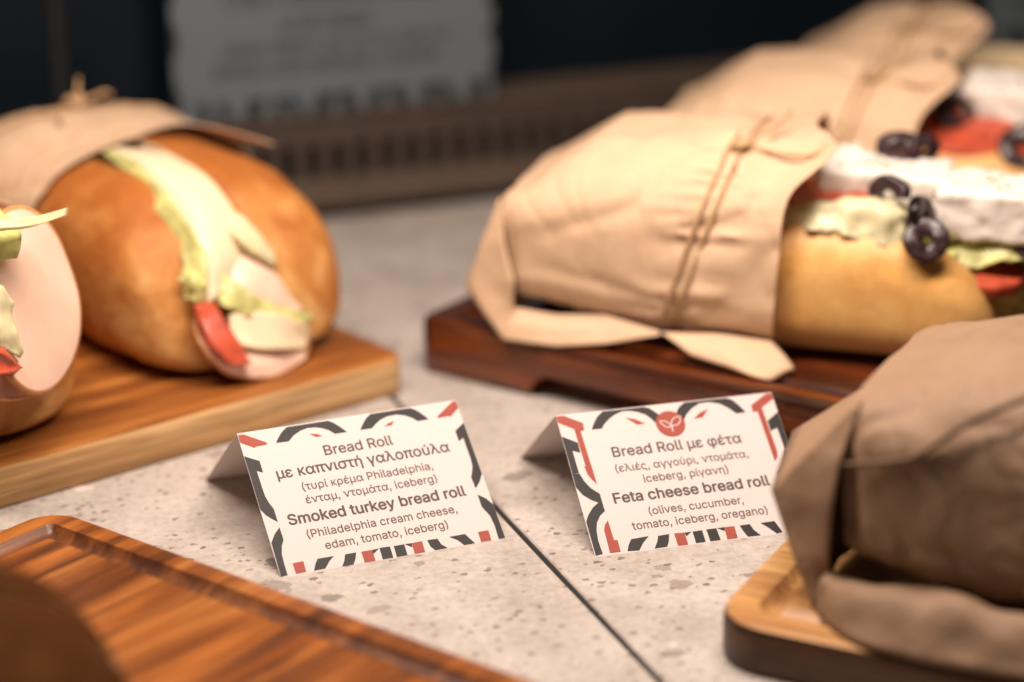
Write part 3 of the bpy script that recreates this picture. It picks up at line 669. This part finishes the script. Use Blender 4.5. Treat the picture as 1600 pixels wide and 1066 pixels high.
def wrap_mesh(name, parent, w, xo, mt, thick=.5, nphi=170, cap=True, x0=None):
    """xo(phi) -> (x of the open edge, outward flare)"""
    xs0 = w.st[0][0] if x0 is None else x0; NX = 80; V, F = [], []
    rings = []
    for i in range(NX + 1):
        t = i / NX; rg = []
        for k in range(nphi):
            phi = 2 * math.pi * k / nphi; xe, fl = xo(phi); x = xs0 + (xe - xs0) * t; p = w.S(x, phi)
            f = max(0, (t - .8) / .2) ** 2 * fl; c = w.raw(x, phi); ctr = Vector((x, (w.st[-1][3] + w.st[-1][4]) / 2, 45)); dr = (c - ctr).normalized()
            rg.append(p + dr * f)
        rings.append(rg)
    for rg in rings: V += rg
    n = nphi
    for i in range(NX):
        for k in range(n): F.append((i * n + k, i * n + (k + 1) % n, (i + 1) * n + (k + 1) % n, (i + 1) * n + k))
    # inner skin near the open edge gives the paper its thickness
    b = len(V)
    for rg in rings[NX - 30:]:
        for p in rg:
            ctr = Vector((p.x, (w.st[-1][3] + w.st[-1][4]) / 2, 45)); V.append(p + (ctr - p).normalized() * thick)
    for i in range(30):
        for k in range(n): F.append((b + i * n + k, b + (i + 1) * n + k, b + (i + 1) * n + (k + 1) % n, b + i * n + (k + 1) % n))
    e = NX * n; e2 = b + 30 * n
    for k in range(n): F.append((e + k, e + (k + 1) % n, e2 + (k + 1) % n, e2 + k))
    if cap:
        c = sum(rings[0], Vector()) / n; ci = len(V); V.append(c + Vector((4, 0, 0)))
        for k in range(n): F.append((ci, (k + 1) % n, k))
    o = mesh(name, V, F, mt, parent)
    try: o.data.set_sharp_from_angle(angle=R(50))
    except Exception: pass
    return o

def twine_loop(w, phis, off, dx=0.0):
    pts = []
    for ph in phis:
        x = w.xt(60)
        for _ in range(6): x = w.xt(w.raw(x, ph).z) + dx
        p = w.S(x, ph); c = Vector((x, (w.st[-1][3] + w.st[-1][4]) / 2, 45)); pts.append(p + (w.raw(x, ph) - c).normalized() * off)
    return pts

def olive_ring(parent, loc, rot, Rr=8.0, rr=4.2, seed=0, arc=2 * math.pi):
    V, F, MX = [], [], []; nu, nv = 40, 16; full = arc > 6.2
    E = Matrix.Rotation(R(rot[2]), 3, 'Z') @ Matrix.Rotation(R(rot[1]), 3, 'Y') @ Matrix.Rotation(R(rot[0]), 3, 'X')
    for i in range(nu + (0 if full else 1)):
        a = arc * i / nu; q = 1 + .22 * noise.noise(Vector((math.cos(a) * 1.2 + seed, math.sin(a) * 1.2, seed)))
        for k in range(nv):
            b_ = 2 * math.pi * k / nv; rad = Rr * q + rr * sgp(math.cos(b_), .6); z = rr * .72 * sgp(math.sin(b_), .5) + .8 * math.sin(2 * a + seed)
            p = Vector((rad * math.cos(a), rad * math.sin(a), z)); p += p.normalized() * .5 * nz(p, 4, seed)
            V.append(E @ p + Vector(loc))
    for i in range(nu if full else nu):
        for k in range(nv):
            j = (i + 1) % nu if full else i + 1
            F.append((i * nv + k, j * nv + k, j * nv + (k + 1) % nv, i * nv + (k + 1) % nv)); MX.append(1 if 2 <= k <= 13 and k not in (8,) else 0)
    if not full: F += [tuple(range(nv)), tuple(nu * nv + k for k in range(nv))]; MX += [0, 0]
    return mesh('olive_ring', V, F, [M['olive'], M['olive_in']], parent, True, MX)

def feta_block(parent, loc, rotz, lx, ly, lz, seed=0, tilt=0):
    V, F = [], []; nx, ny, nz_ = int(lx / 2.2), int(ly / 2.2), max(4, int(lz / 2.2)); idx = {}
    E = Matrix.Rotation(R(rotz), 3, 'Z') @ Matrix.Rotation(R(tilt), 3, 'Y')
    def vid(i, j, k):
        if (i, j, k) not in idx:
            p = Vector(((i / nx - .5) * lx, (j / ny - .5) * ly, (k / nz_ - .5) * lz)); e = Vector((abs(i / nx - .5) * 2, abs(j / ny - .5) * 2, abs(k / nz_ - .5) * 2))
            cr = sum(max(0, t - .8) for t in e); out = Vector((2 * (i / nx - .5), 2 * (j / ny - .5), 2 * (k / nz_ - .5)))
            d = 1.7 * nz(p, 9, seed) + 1.8 * nz(p, 4.2, seed + 3) + 1.0 * nz(p, 2.4, seed + 6) - 1.2 * max(0, nz(p, 6, seed + 8)) * 2 - cr * 4
            idx[(i, j, k)] = len(V); V.append(E @ (p + out * d * .55) + Vector(loc))
        return idx[(i, j, k)]
    for i in range(nx):
        for j in range(ny):
            for k in (0, nz_): F.append((vid(i, j, k), vid(i + 1, j, k), vid(i + 1, j + 1, k), vid(i, j + 1, k)))
    for i in range(nx):
        for k in range(nz_):
            for j in (0, ny): F.append((vid(i, j, k), vid(i + 1, j, k), vid(i + 1, j, k + 1), vid(i, j, k + 1)))
    for j in range(ny):
        for k in range(nz_):
            for i in (0, nx): F.append((vid(i, j, k), vid(i, j + 1, k), vid(i, j + 1, k + 1), vid(i, j, k + 1)))
    o = mesh('feta_block', V, F, M['feta'], parent)
    rnd = random.Random(seed); V2, F2 = [], []
    for _ in range(int(lx * .55)):
        x, y = rnd.gauss(-.05, .16), rnd.gauss(.0, .2)
        if abs(y) > .42: continue
        if abs(x) > .46: continue
        i, j = int((x + .5) * nx), int((y + .5) * ny); p = Vector(V[vid(i, j, nz_)]) + Vector((rnd.uniform(-1, 1), rnd.uniform(-1, 1), .35)); b = len(V2)
        a = rnd.uniform(0, 6.28); l, w_ = rnd.uniform(.8, 2.0), rnd.uniform(.35, .8)
        dx, dy = Vector((math.cos(a), math.sin(a), rnd.uniform(-.3, .3))) * l, Vector((-math.sin(a), math.cos(a), 0)) * w_
        V2 += [p - dx, p + dy + Vector((0, 0, .3)), p + dx, p - dy, p + Vector((0, 0, -.5))]; F2 += [(b, b + 3, b + 2, b + 1), (b, b + 1, b + 4), (b + 1, b + 2, b + 4), (b + 2, b + 3, b + 4), (b + 3, b, b + 4)]
    tag(mesh('oregano', V2, F2, M['oregano'], o, False), kind='stuff')
    return o

# ---- feta rolls wrapped in paper
FETA_ST = [(-3, 17, 62, 10, 106, 6.5), (6, 14, 66, 4, 112, 5.0), (18, 11, 75, 1, 115, 3.8), (33, 8, 85, -1, 117, 3.1), (70, 5, 89, -2, 119, 2.7), (100, 3, 89, -3, 119, 2.55), (150, 2, 91, -4, 121, 2.5)]
def feta_roll(label, loc, rot, seed, full=True, kraft='kraft', st=FETA_ST, group='paper wrapped feta rolls', end=(0, 0), amp=1.0, crush=.5, flap=0.0, xsh=0.0):
    t = thing('bread_roll', label, 'sandwich', loc, rot, group)
    w = Wrap(st, seed, (71 + xsh, .33), amp)
    def xo(phi):
        p = w.raw(120, phi); bump_ = 17 * math.exp(-((phi - 5.75) / .32) ** 2); fl = 2.0 + 6 * math.exp(-((phi - 5.75) / .4) ** 2)
        return 117.5 + xsh + .08 * p.z + bump_ + .8 * math.sin(phi * 3 + seed), fl
    pw = wrap_mesh('paper_wrap', t, w, xo, M[kraft])
    # folded end: pocket panel and lower flap
    ex, ez = end
    P1, P2, P3 = Vector((-5, 11, 61)) + Vector((ex, 0, ez)), Vector((-20, 10, 20 + ez * 1.5)), Vector((0, -.3, .6))
    sheet('end_fold', [[P1, P1 + Vector((2, 45, -1)), P1 + Vector((8, 90, -10))], [P2, P2 + Vector((-6, 40, 6)), P2 + Vector((14, 78, 0))], [P3, P3 + Vector((-4, 40, 2)), P3 + Vector((6, 95, 0))]], .45, M[kraft], pw, 10, 8, .5, 26, 0, 5, seed, crisp=True)
    sheet('side_fold', [[P1, P1.lerp(P2, .5) + Vector((-.5, -1, 0)), P2, P2.lerp(P3, .5) + Vector((0, -1, 0)), P3], [P1 + Vector((1, -.5, -.5)), P1.lerp(Vector((6, 1, 28 + ez)), .5) + Vector((-1, -2, 0)), (5, .5, 28 + ez), (4, 2, 19), (4, 4, 13)]], .45, M[kraft], pw, 8, 8, .4, 20, 0, 5, seed + 1, crisp=True)
    fl_ = flap
    sheet('lower_flap', [[P3, (12, -2 - 12 * fl_, .6), (25, -3 - 17 * fl_, .7), (46, -3 - 21 * fl_, 3.6 - 2.4 * fl_), (70, -1.8 - 23 * fl_, 9.4 - 7.4 * fl_), (70.5 + 40 * fl_, -1.8 - 19 * fl_, 9.5 - 7.4 * fl_)], [(2, 1.5 - 3 * fl_, 8 + 4 * fl_), (12, .5 - 7 * fl_, 8 + 6 * fl_), (24, -11 * fl_, 7 + 9 * fl_), (46, .5 - 14 * fl_, 9.5 + 9 * fl_), (70, -1.4 - 14 * fl_, 10.2 + 8 * fl_), (70.5 + 40 * fl_, -1.4 - 12 * fl_, 10.2 + 7 * fl_)], [(4, 5, 14), (13, 5, 13.2), (23, 5, 12.4), (45, 4, 14.5), (70, -.4 , 10.8 + 2 * fl_), (70.5 + 40 * fl_, 0, 10.9 + 2 * fl_)]], .45, M[kraft], pw, 8, 8, crush * 1.0, 14, 0, 5, seed + 2, crisp=flap == 0)
    if not flap: sheet('tail_flap', [[(71, -2, 11), (84, -1.5, 11.5), (98, -1, 12), (119, -1, 11)], [(75, -4, 9.6), (92, -8, 9), (106, -11, 8), (126, -8, 8)], [(84, -9, 6), (100, -14, 4.5), (117, -20, 2.6), (131, -12, 4)], [(86, -9.5, 4.6), (102, -14.5, 2.6), (121, -21, .9), (130, -8, .9)]], .45, M[kraft], pw, 8, 8, .5, 22, 0, 5, seed + 3)
    # twine: two strands, knot, bow ends
    ph = [2 * math.pi * (k / 40) for k in range(40)]
    tw = tube('twine', twine_loop(w, ph, 1.0), .95, M['twine'], t, 8, 3, True, wob=.3, seed=seed)
    tube('strand', twine_loop(w, [4.2 + 1.9 * k / 12 for k in range(13)], .9, -5.5), .9, M['twine'], tw, 8, 3, False, True, .3, seed + 1)
    k0 = twine_loop(w, [5.85], 1.5)[0]
    tube('knot', [k0 + Vector(v) for v in ((-4, -3, 0), (0, -2, 3), (4, 1, 1), (1, 3, 3.5), (-3, 1, 1), (0, -3, 2), (3, -1, 3), (0, 2, 1))], 1.3, M['twine'], tw, 8, 4, False, True, .3, seed)
    tube('loose_end', [k0, k0 + Vector((8, -2, 1)), k0 + Vector((20, -8, 1)), k0 + Vector((32, -8, 2)), k0 + Vector((38, 0, 6))], .85, M['twine'], tw, 8, 6, False, True, .3, seed)
    tube('loose_end', [k0, k0 + Vector((6, 6, 5)), k0 + Vector((14, 14, 9)), k0 + Vector((17, 20, 14))], .85, M['twine'], tw, 8, 6, False, True, .3, seed)
    if not full: return t
    bun('bun', t, 96 + xsh, 212, 113, 67, 59.5, 42, 38, [M['crust_g'], M['crumb']], (20, 3, 3), (70, 5.5, 2.4), .3, 2.7, .3, seed)
    return t
r1 = feta_roll('feta roll in front, wrapped in kraft paper, with olives and feta towards the right edge', (-3.7, 1003.9, 26), -16.5, 1)
sheet('lettuce_leaf', [[(120, 11, 56), (140, 11, 57), (158, 11, 54), (172, 12, 50)], [(120, 20, 64), (140, 18, 68), (160, 17, 70), (172, 18, 64)], [(120, 38, 62), (140, 36, 64), (162, 34, 66), (174, 34, 60)]], .8, M['lettuce_w'], r1, 14, 12, 3.2, 9, 4.5, 5, 2)
sheet('lettuce_leaf', [[(150, 12, 50), (170, 12, 48), (190, 13, 44)], [(150, 20, 56), (170, 20, 54), (192, 20, 48)], [(150, 34, 52), (170, 34, 52), (194, 34, 46)]], .8, M['lettuce'], r1, 12, 12, 3.0, 8, 4.0, 5, 3)
sheet('lettuce_leaf', [[(186, 18, 42), (200, 22, 44), (216, 26, 46), (230, 30, 46)], [(188, 34, 48), (204, 34, 52), (218, 36, 52), (230, 38, 50)], [(190, 60, 46), (205, 60, 48), (218, 60, 48), (230, 60, 46)]], 1.0, M['lettuce'], r1, 12, 12, 2.5, 10, 3.5, 5, 6)
sheet('lettuce_leaf', [[(200, 30, 32), (212, 40, 34), (216, 60, 34)], [(206, 32, 24), (218, 42, 26), (222, 62, 26)], [(204, 36, 12), (214, 46, 13), (218, 64, 14)]], 1.0, M['lettuce'], r1, 12, 12, 5, 8, 5, 4, 8)
disc('tomato_slice', (203, 36, 40), (1, .1, -.15), (0, 1, .3), 18, 18, 6, [M['tomato'], M['tomato']], r1, 0, .8, 8, 1)
disc('tomato_slice', (136, 34, 66), (1, 0, 0), (0, 1, .2), 18, 16, 4, [M['tomato'], M['tomato']], r1, 0, .8, 8, 2)
feta_block(r1, (206, 46, 64), 2, 50, 42, 22, 3, 2)
feta_block(r1, (157, 55, 68), 4, 56, 36, 19, 7, 3)
feta_block(r1, (134, 70, 72), 14, 22, 22, 14, 5, 0)
olive_ring(r1, (181, 8, 58), (58, 5, 15), 6.2, 3.5, 1)
olive_ring(r1, (177, 17, 65), (85, 10, 70), 5.8, 3.8, 2)
olive_ring(r1, (163, 26, 70), (80, -10, -30), 6.8, 3.4, 3, 3.4)
olive_ring(r1, (160, 74, 78), (25, 10, 0), 6.4, 4.2, 4)
olive_ring(r1, (170, 80, 77), (80, 10, 40), 4.8, 3.0, 6)
olive_ring(r1, (224, 36, 50), (40, 40, 0), 6.5, 4.0, 5)

r2_ = feta_roll('second feta roll, behind the front one, with red tomato and a thick feta slab showing', (70.5, 1133, 26), -16.5, 11)
feta_block(r2_, (182, 52, 72), -4, 84, 44, 24, 13)
disc('tomato_slice', (144, 26, 64), (1, 0, -.05), (0, 1, .5), 24, 18, 5, [M['tomato'], M['tomato']], r2_, 0, .8, 8, 4)
disc('tomato_slice', (176, 28, 60), (1, 0, -.05), (0, 1, .5), 24, 18, 5, [M['tomato'], M['tomato']], r2_, 0, .8, 8, 5)
sheet('lettuce_leaf', [[(118, 16, 52), (150, 14, 52), (180, 14, 50), (208, 18, 44)], [(118, 50, 52), (150, 50, 54), (180, 50, 54), (210, 50, 46)], [(118, 90, 52), (150, 90, 54), (180, 90, 52), (210, 90, 46)]], 1.0, M['lettuce'], r2_, 8, 12, 3, 12, 4, 6, 12)
olive_ring(r2_, (140, 32, 72), (60, 0, 30), 7.8, 4.2, 6)
olive_ring(r2_, (172, 18, 60), (50, 0, 10), 7.8, 4.2, 7)

r3_ = feta_roll('farthest feta roll, wrapped in kraft paper, at the upper right behind the other two', (145, 1242, 26), -16.5, 23, xsh=-40)
sheet('lettuce_leaf', [[(118, 16, 52), (150, 14, 52), (180, 14, 50), (208, 18, 44)], [(118, 50, 52), (150, 50, 54), (180, 50, 54), (210, 50, 46)], [(118, 90, 52), (150, 90, 54), (180, 90, 52), (210, 90, 46)]], 1.0, M['lettuce'], r3_, 8, 12, 3, 12, 4, 6, 15)

# ---- shaded wrapped roll in the near right corner
ST_W = [(6, 17, 72, 10, 106, 6), (14, 15, 75, 4, 111, 4.5), (26, 12, 79, 1, 114, 3.6), (42, 9, 86, -1, 117, 3.0), (75, 6, 90, -2, 119, 2.6), (150, 3, 93, -3, 121, 2.4)]
rw = feta_roll('wrapped roll in kraft paper coloured dark for shade, nearest at the lower right, overlapping the feta card', (102.3, 746.6, 18), -25, 31, True, 'kraft_shade', ST_W, 'paper wrapped rolls at the front', (14, 12), 1.3, 2.2, 1.0)
tube('loose_twine', [(8, 1, 55), (21.4, -1, 58.5), (34, -1.5, 63.5), (49, 2, 76), (65, 8, 84.5), (80, 18, 90)], 1.1, M['twine_shade'], rw, 8, 6, False, True, .3, 3)

sheet('lettuce_leaf', [[(118, 16, 52), (150, 14, 52), (180, 14, 50), (206, 20, 44)], [(118, 50, 54), (150, 50, 57), (180, 50, 57), (208, 50, 49)], [(118, 96, 52), (150, 98, 54), (180, 98, 52), (206, 92, 46)]], .9, M['lettuce'], rw, 10, 12, 3.5, 10, 4.5, 5, 33)
disc('tomato_slice', (150, 34, 62), (1, 0, -.05), (0, 1, .4), 22, 18, 5, [M['tomato'], M['tomato']], rw, 0, .8, 8, 7)
disc('tomato_slice', (184, 36, 60), (1, 0, -.05), (0, 1, .4), 22, 18, 5, [M['tomato'], M['tomato']], rw, 0, .8, 8, 8)
feta_block(rw, (168, 62, 68), -3, 78, 38, 20, 37)

# ---- smoked turkey rolls
TUR_ST = [(-205, 18, 48, -50, 50, 3.2), (-190, 10, 62, -60, 60, 3.0), (-165, 4, 76, -65, 65, 2.6), (-134, 1, 84, -67, 67, 2.5), (-100, 1, 84, -66, 66, 2.4), (-50, 1, 82, -66, 66, 2.4)]
def turkey_roll(label, loc, seed, nose=(78, 4.6, 2.5)):
    t = thing('bread_roll', label, 'sandwich', loc, 39.5 - 90, 'smoked turkey rolls')
    bun('bun', t, -185, 30, 114, 81, -5, 19, 2, [M['crust'], M['crumb']], (60, 2.6, 2.2), nose, .36, 2.5, 1.6, seed, -.03)
    w = Wrap(TUR_ST, seed, (-134, 0.0), .9)
    def xo(phi):                     # the open edge: drawn back on the left, a pointed corner sticking out on the right
        tip = 46 * math.exp(-((phi - .62) / .22) ** 2)
        return -72 + 12 * math.cos(phi - 4.9) + tip + 2 * math.sin(3 * phi + seed), 1.8 + 2.5 * math.exp(-((phi - .62) / .3) ** 2)
    wrap_mesh('paper_wrap', t, w, xo, M['kraft'])
    ph = [2 * math.pi * (k / 40) for k in range(40)]
    tw = tube('twine', twine_loop(w, ph, 1.0), .95, M['twine'], t, 8, 3, True, wob=.3, seed=seed)
    k0 = twine_loop(w, [0.0], 1.5)[0]
    tube('knot', [k0 + Vector(v) for v in ((-4, -4, 0), (0, -2, 4), (4, 1, 1), (1, 3, 5), (-3, 1, 1), (0, -3, 3), (3, -1, 4), (0, 2, 1))], 1.6, M['twine'], tw, 8, 4, False, True, .3, seed)
    tube('loose_end', [k0, k0 + Vector((2, 1, 6)), k0 + Vector((1, 3, 14))], .95, M['twine'], tw, 8, 6, False, True, .3, seed)
    tube('loose_end', [k0, k0 + Vector((6, 5, 4)), k0 + Vector((10, 12, 7)), k0 + Vector((6, 18, 3))], .95, M['twine'], tw, 8, 6, False, True, .3, seed)
    tube('loose_end', [k0, k0 + Vector((8, -8, 1)), k0 + Vector((16, -18, 0)), k0 + Vector((28, -22, 0))], .95, M['twine'], tw, 8, 6, False, True, .3, seed)
    return t
t1 = turkey_roll('smoked turkey roll with lettuce, cheese and a tomato wedge spilling from its end', (-123.2, 1023.4, 18), 2)
sheet('cheese_slice', [[(-75.4,-20.1,78.1), (-65.0,-15.5,80.0), (-46.8,-2.5,79.0)], [(-43.9,-25.1,76.8), (-29.0,-19.1,80.9), (-21.5,2.9,74.9)], [(-8.9,-30.8,66.4), (4.1,-22.4,72.0), (-1.7,4.8,65.3)], [(11.7,-32.5,48.3), (24.7,-28.5,54.9), (14.1,0.3,50.9)], [(26.1,-35.0,32.2), (33.7,-33.1,36.6), (27.2,-20.9,41.0)]], 2.2, M['cheese'], t1, 8, 8, 1.0, 16, .8, 6, 3)
sheet('lettuce_leaf', [[(-79.1,-21.9,78.9), (-68.0,-20.3,80.9)], [(-49.9,-27.3,78.6), (-35.7,-25.2,81.2)], [(-6.4,-36.1,69.4), (3.6,-31.7,72.8)], [(15.5,-35.9,54.2), (25.8,-30.7,56.5)], [(24.4,-42.1,44.8), (34.1,-36.3,43.1)]], .8, M['lettuce'], t1, 8, 8, 1.2, 8, 3.2, 3, 4)
sheet('lettuce_leaf', [[(23.2,-41.2,47.8), (27.3,-38.6,49.1), (29.2,-32.9,46.9)], [(26.4,-42.8,43.2), (31.4,-40.8,44.6), (31.9,-35.6,41.9)], [(28.4,-42.5,38.5), (31.6,-40.7,37.7), (31.1,-36.0,35.4)]], 1.0, M['lettuce'], t1, 10, 10, 2.0, 5, 3.5, 3, 9)
sheet('lettuce_leaf', [[(1.9,-5.5,66.3), (12.1,-4.4,63.7), (19.2,0.5,56.2), (22.2,5.4,46.5)], [(13.8,-13.5,61.8), (21.9,-11.3,56.8), (26.0,-5.7,50.3), (25.9,4.0,42.4)]], 3.0, M['lettuce_w'], t1, 8, 8, .6, 10, .6, 5, 5)
sheet('turkey_slice', [[(12.6,-8.6,53.0), (18.7,-0.3,47.7), (23.2,9.6,36.5), (26.4,20.4,19.5)], [(21.5,-18.1,47.7), (28.1,-10.2,41.9), (30.7,0.9,31.4), (31.5,14.6,17.6)], [(27.0,-24.5,38.8), (32.4,-16.9,32.7), (33.6,-4.7,26.0), (33.4,12.6,15.9)]], 1.8, [M['turkey'], M['turkey_rim']], t1, 8, 8, 1.0, 14, .8, 6, 6, 1)
sheet('lettuce_leaf', [[(26.4,-25.2,47.5), (32.6,-18.3,39.5), (34.9,-2.2,28.4), (33.9,17.1,19.1)], [(30.8,-29.1,40.8), (36.6,-20.9,32.9), (37.8,-4.3,25.5), (36.4,14.6,16.8)], [(33.5,-30.6,34.6), (37.4,-21.0,29.1), (38.1,-4.6,22.7), (35.8,12.2,14.2)]], .8, M['lettuce'], t1, 12, 10, 1.4, 6, 3.4, 3, 7)
sheet('turkey_slice', [[(26.3,-35.5,35.8), (25.1,-23.8,28.9), (26.3,-6.6,23.6), (30.0,17.7,15.6)],
                       [(29.5,-40.3,27.9), (31.4,-28.4,19.9), (33.5,-8.5,15.3), (33.0,16.0,10.2)],
                       [(37.0,-43.2,21.3), (41.0,-33.4,13.2), (42.0,-13.0,7.5), (36.0,13.7,4.9)],
                       [(41.0,-42.3,15.9), (44.0,-31.9,4.9), (44.0,-11.4,-0.6), (40.0,9.4,1.7)]], 2.2, [M['turkey'], M['turkey_rim']], t1, 10, 8, .8, 16, .8, 6, 8, 1)
sheet('cheese_slice', [[(35.3,-26.2,29.2), (37.4,-13.9,28.1), (38.0,-1.1,24.2), (36.4,13.8,15.2)], [(38.2,-27.2,22.0), (40.5,-16.4,19.6), (40.5,-3.2,16.0), (35.0,14.6,9.3)], [(43.0,-24.7,16.9), (43.0,-15.1,12.9), (43.0,-5.2,10.6), (39.0,9.6,6.7)]], 1.8, M['cheese'], t1, 8, 8, .6, 14, .5, 6, 12)
sheet('tomato_wedge', [[(32.4,-41.6,35.8), (33.4,-32.7,34.7)], [(37.0,-42.2,28.6), (38.0,-31.3,28.1)], [(44.0,-40.8,19.5), (44.0,-28.0,18.0)], [(47.0,-34.2,11.0), (47.0,-24.9,9.3)]], 4.5, M['tomato'], t1, 8, 8, .5, 8, .5, 6, 13)

t2 = turkey_roll('turkey roll cut off by the left edge, with one large round turkey slice facing out', (-226.3, 926.7, 18), 5)
sheet('cheese_slice', [[(-80, -24, 68), (-80, -8, 76), (-80, 4, 70)], [(-40, -25, 68), (-40, -8, 78), (-40, 4, 70)], [(-5, -24, 62), (-5, -8, 74), (-5, 4, 64)], [(18, -22, 46), (20, -8, 56), (18, 4, 48)], [(28, -18, 26), (31, -8, 30), (28, 2, 28)]], 2.2, M['cheese'], t2, 8, 8, 1.0, 16, .8, 6, 26)
sheet('lettuce_leaf', [[(-82, -30, 72), (-82, -18, 78)], [(-40, -31, 73), (-40, -16, 81)], [(-4, -29, 70), (-4, -15, 78)], [(20, -26, 50), (23, -14, 58)], [(32, -22, 28), (35, -12, 32)]], .9, M['lettuce'], t2, 10, 8, 1.6, 8, 3.4, 4, 27)
c = Vector((40.0,13.3,61.2)); e1 = Vector((32.0,38.5,45.4)) - c; e2 = Vector((20.0,32.8,87.0)) - c
disc('turkey_slice', c, e1, e2, e1.length, e2.length, 2.4, [M['turkey'], M['turkey_rim']], t2, 3, 2.0, 30, 3)
sheet('lettuce_leaf', [[(25.0,-3.8,105.6), (33.0,5.3,100.0), (45.0,8.8,94.2)], [(45.0,-15.0,96.9), (51.0,-5.0,93.2), (53.0,4.5,89.2)], [(49.0,-18.1,85.7), (53.0,-6.8,84.3), (53.0,2.5,84.4)]], 1.4, M['lettuce'], t2, 8, 8, 1.6, 14, 2, 6, 21)
sheet('lettuce_leaf', [[(55.0,-17.0,103.1), (56.0,-4.3,101.1), (55.0,9.8,99.4), (47.0,28.7,97.5)], [(57.0,-18.3,99.8), (58.0,-5.6,98.0), (57.0,8.5,96.5), (49.0,26.8,95.2)]], 3.2, M['lettuce_w'], t2, 8, 8, .8, 14, .6, 6, 22)
sheet('lettuce_leaf', [[(53.0,-17.7,84.0), (55.0,-8.5,77.5), (55.0,-2.9,72.4)], [(57.0,-21.0,70.4), (61.0,-11.6,66.8), (59.0,-2.4,59.0)], [(59.0,-23.6,53.5), (63.0,-12.2,53.2), (59.0,-1.8,45.8)]], 1.2, M['lettuce_w'], t2, 10, 10, 2.0, 8, 3.0, 5, 23)
sheet('tomato_wedge', [[(63.0,-25.1,60.1), (65.0,-11.1,52.7)], [(65.0,-26.7,53.3), (63.0,-4.7,44.4)], [(67.0,-28.4,46.5), (65.0,-7.6,42.5)]], 4.5, M['tomato'], t2, 8, 8, .5, 8, .5, 6, 24)
sheet('turkey_slice', [[(48.0,-27.0,42.2), (50.0,-6.5,37.8), (46.0,9.0,28.9), (36.0,27.3,24.4)], [(56.0,-31.6,36.4), (58.0,-14.1,31.3), (54.0,-1.2,27.0), (42.0,17.9,22.3)]], 2.4, [M['turkey'], M['turkey_rim']], t2, 8, 8, .8, 18, .6, 6, 25, 1)

# ---- brown roll, nearest the camera at the lower left
t3 = thing('bread_roll', 'dark brown bread roll at the lower left corner on the grooved board', 'sandwich', (-160, 632, 18), 20)
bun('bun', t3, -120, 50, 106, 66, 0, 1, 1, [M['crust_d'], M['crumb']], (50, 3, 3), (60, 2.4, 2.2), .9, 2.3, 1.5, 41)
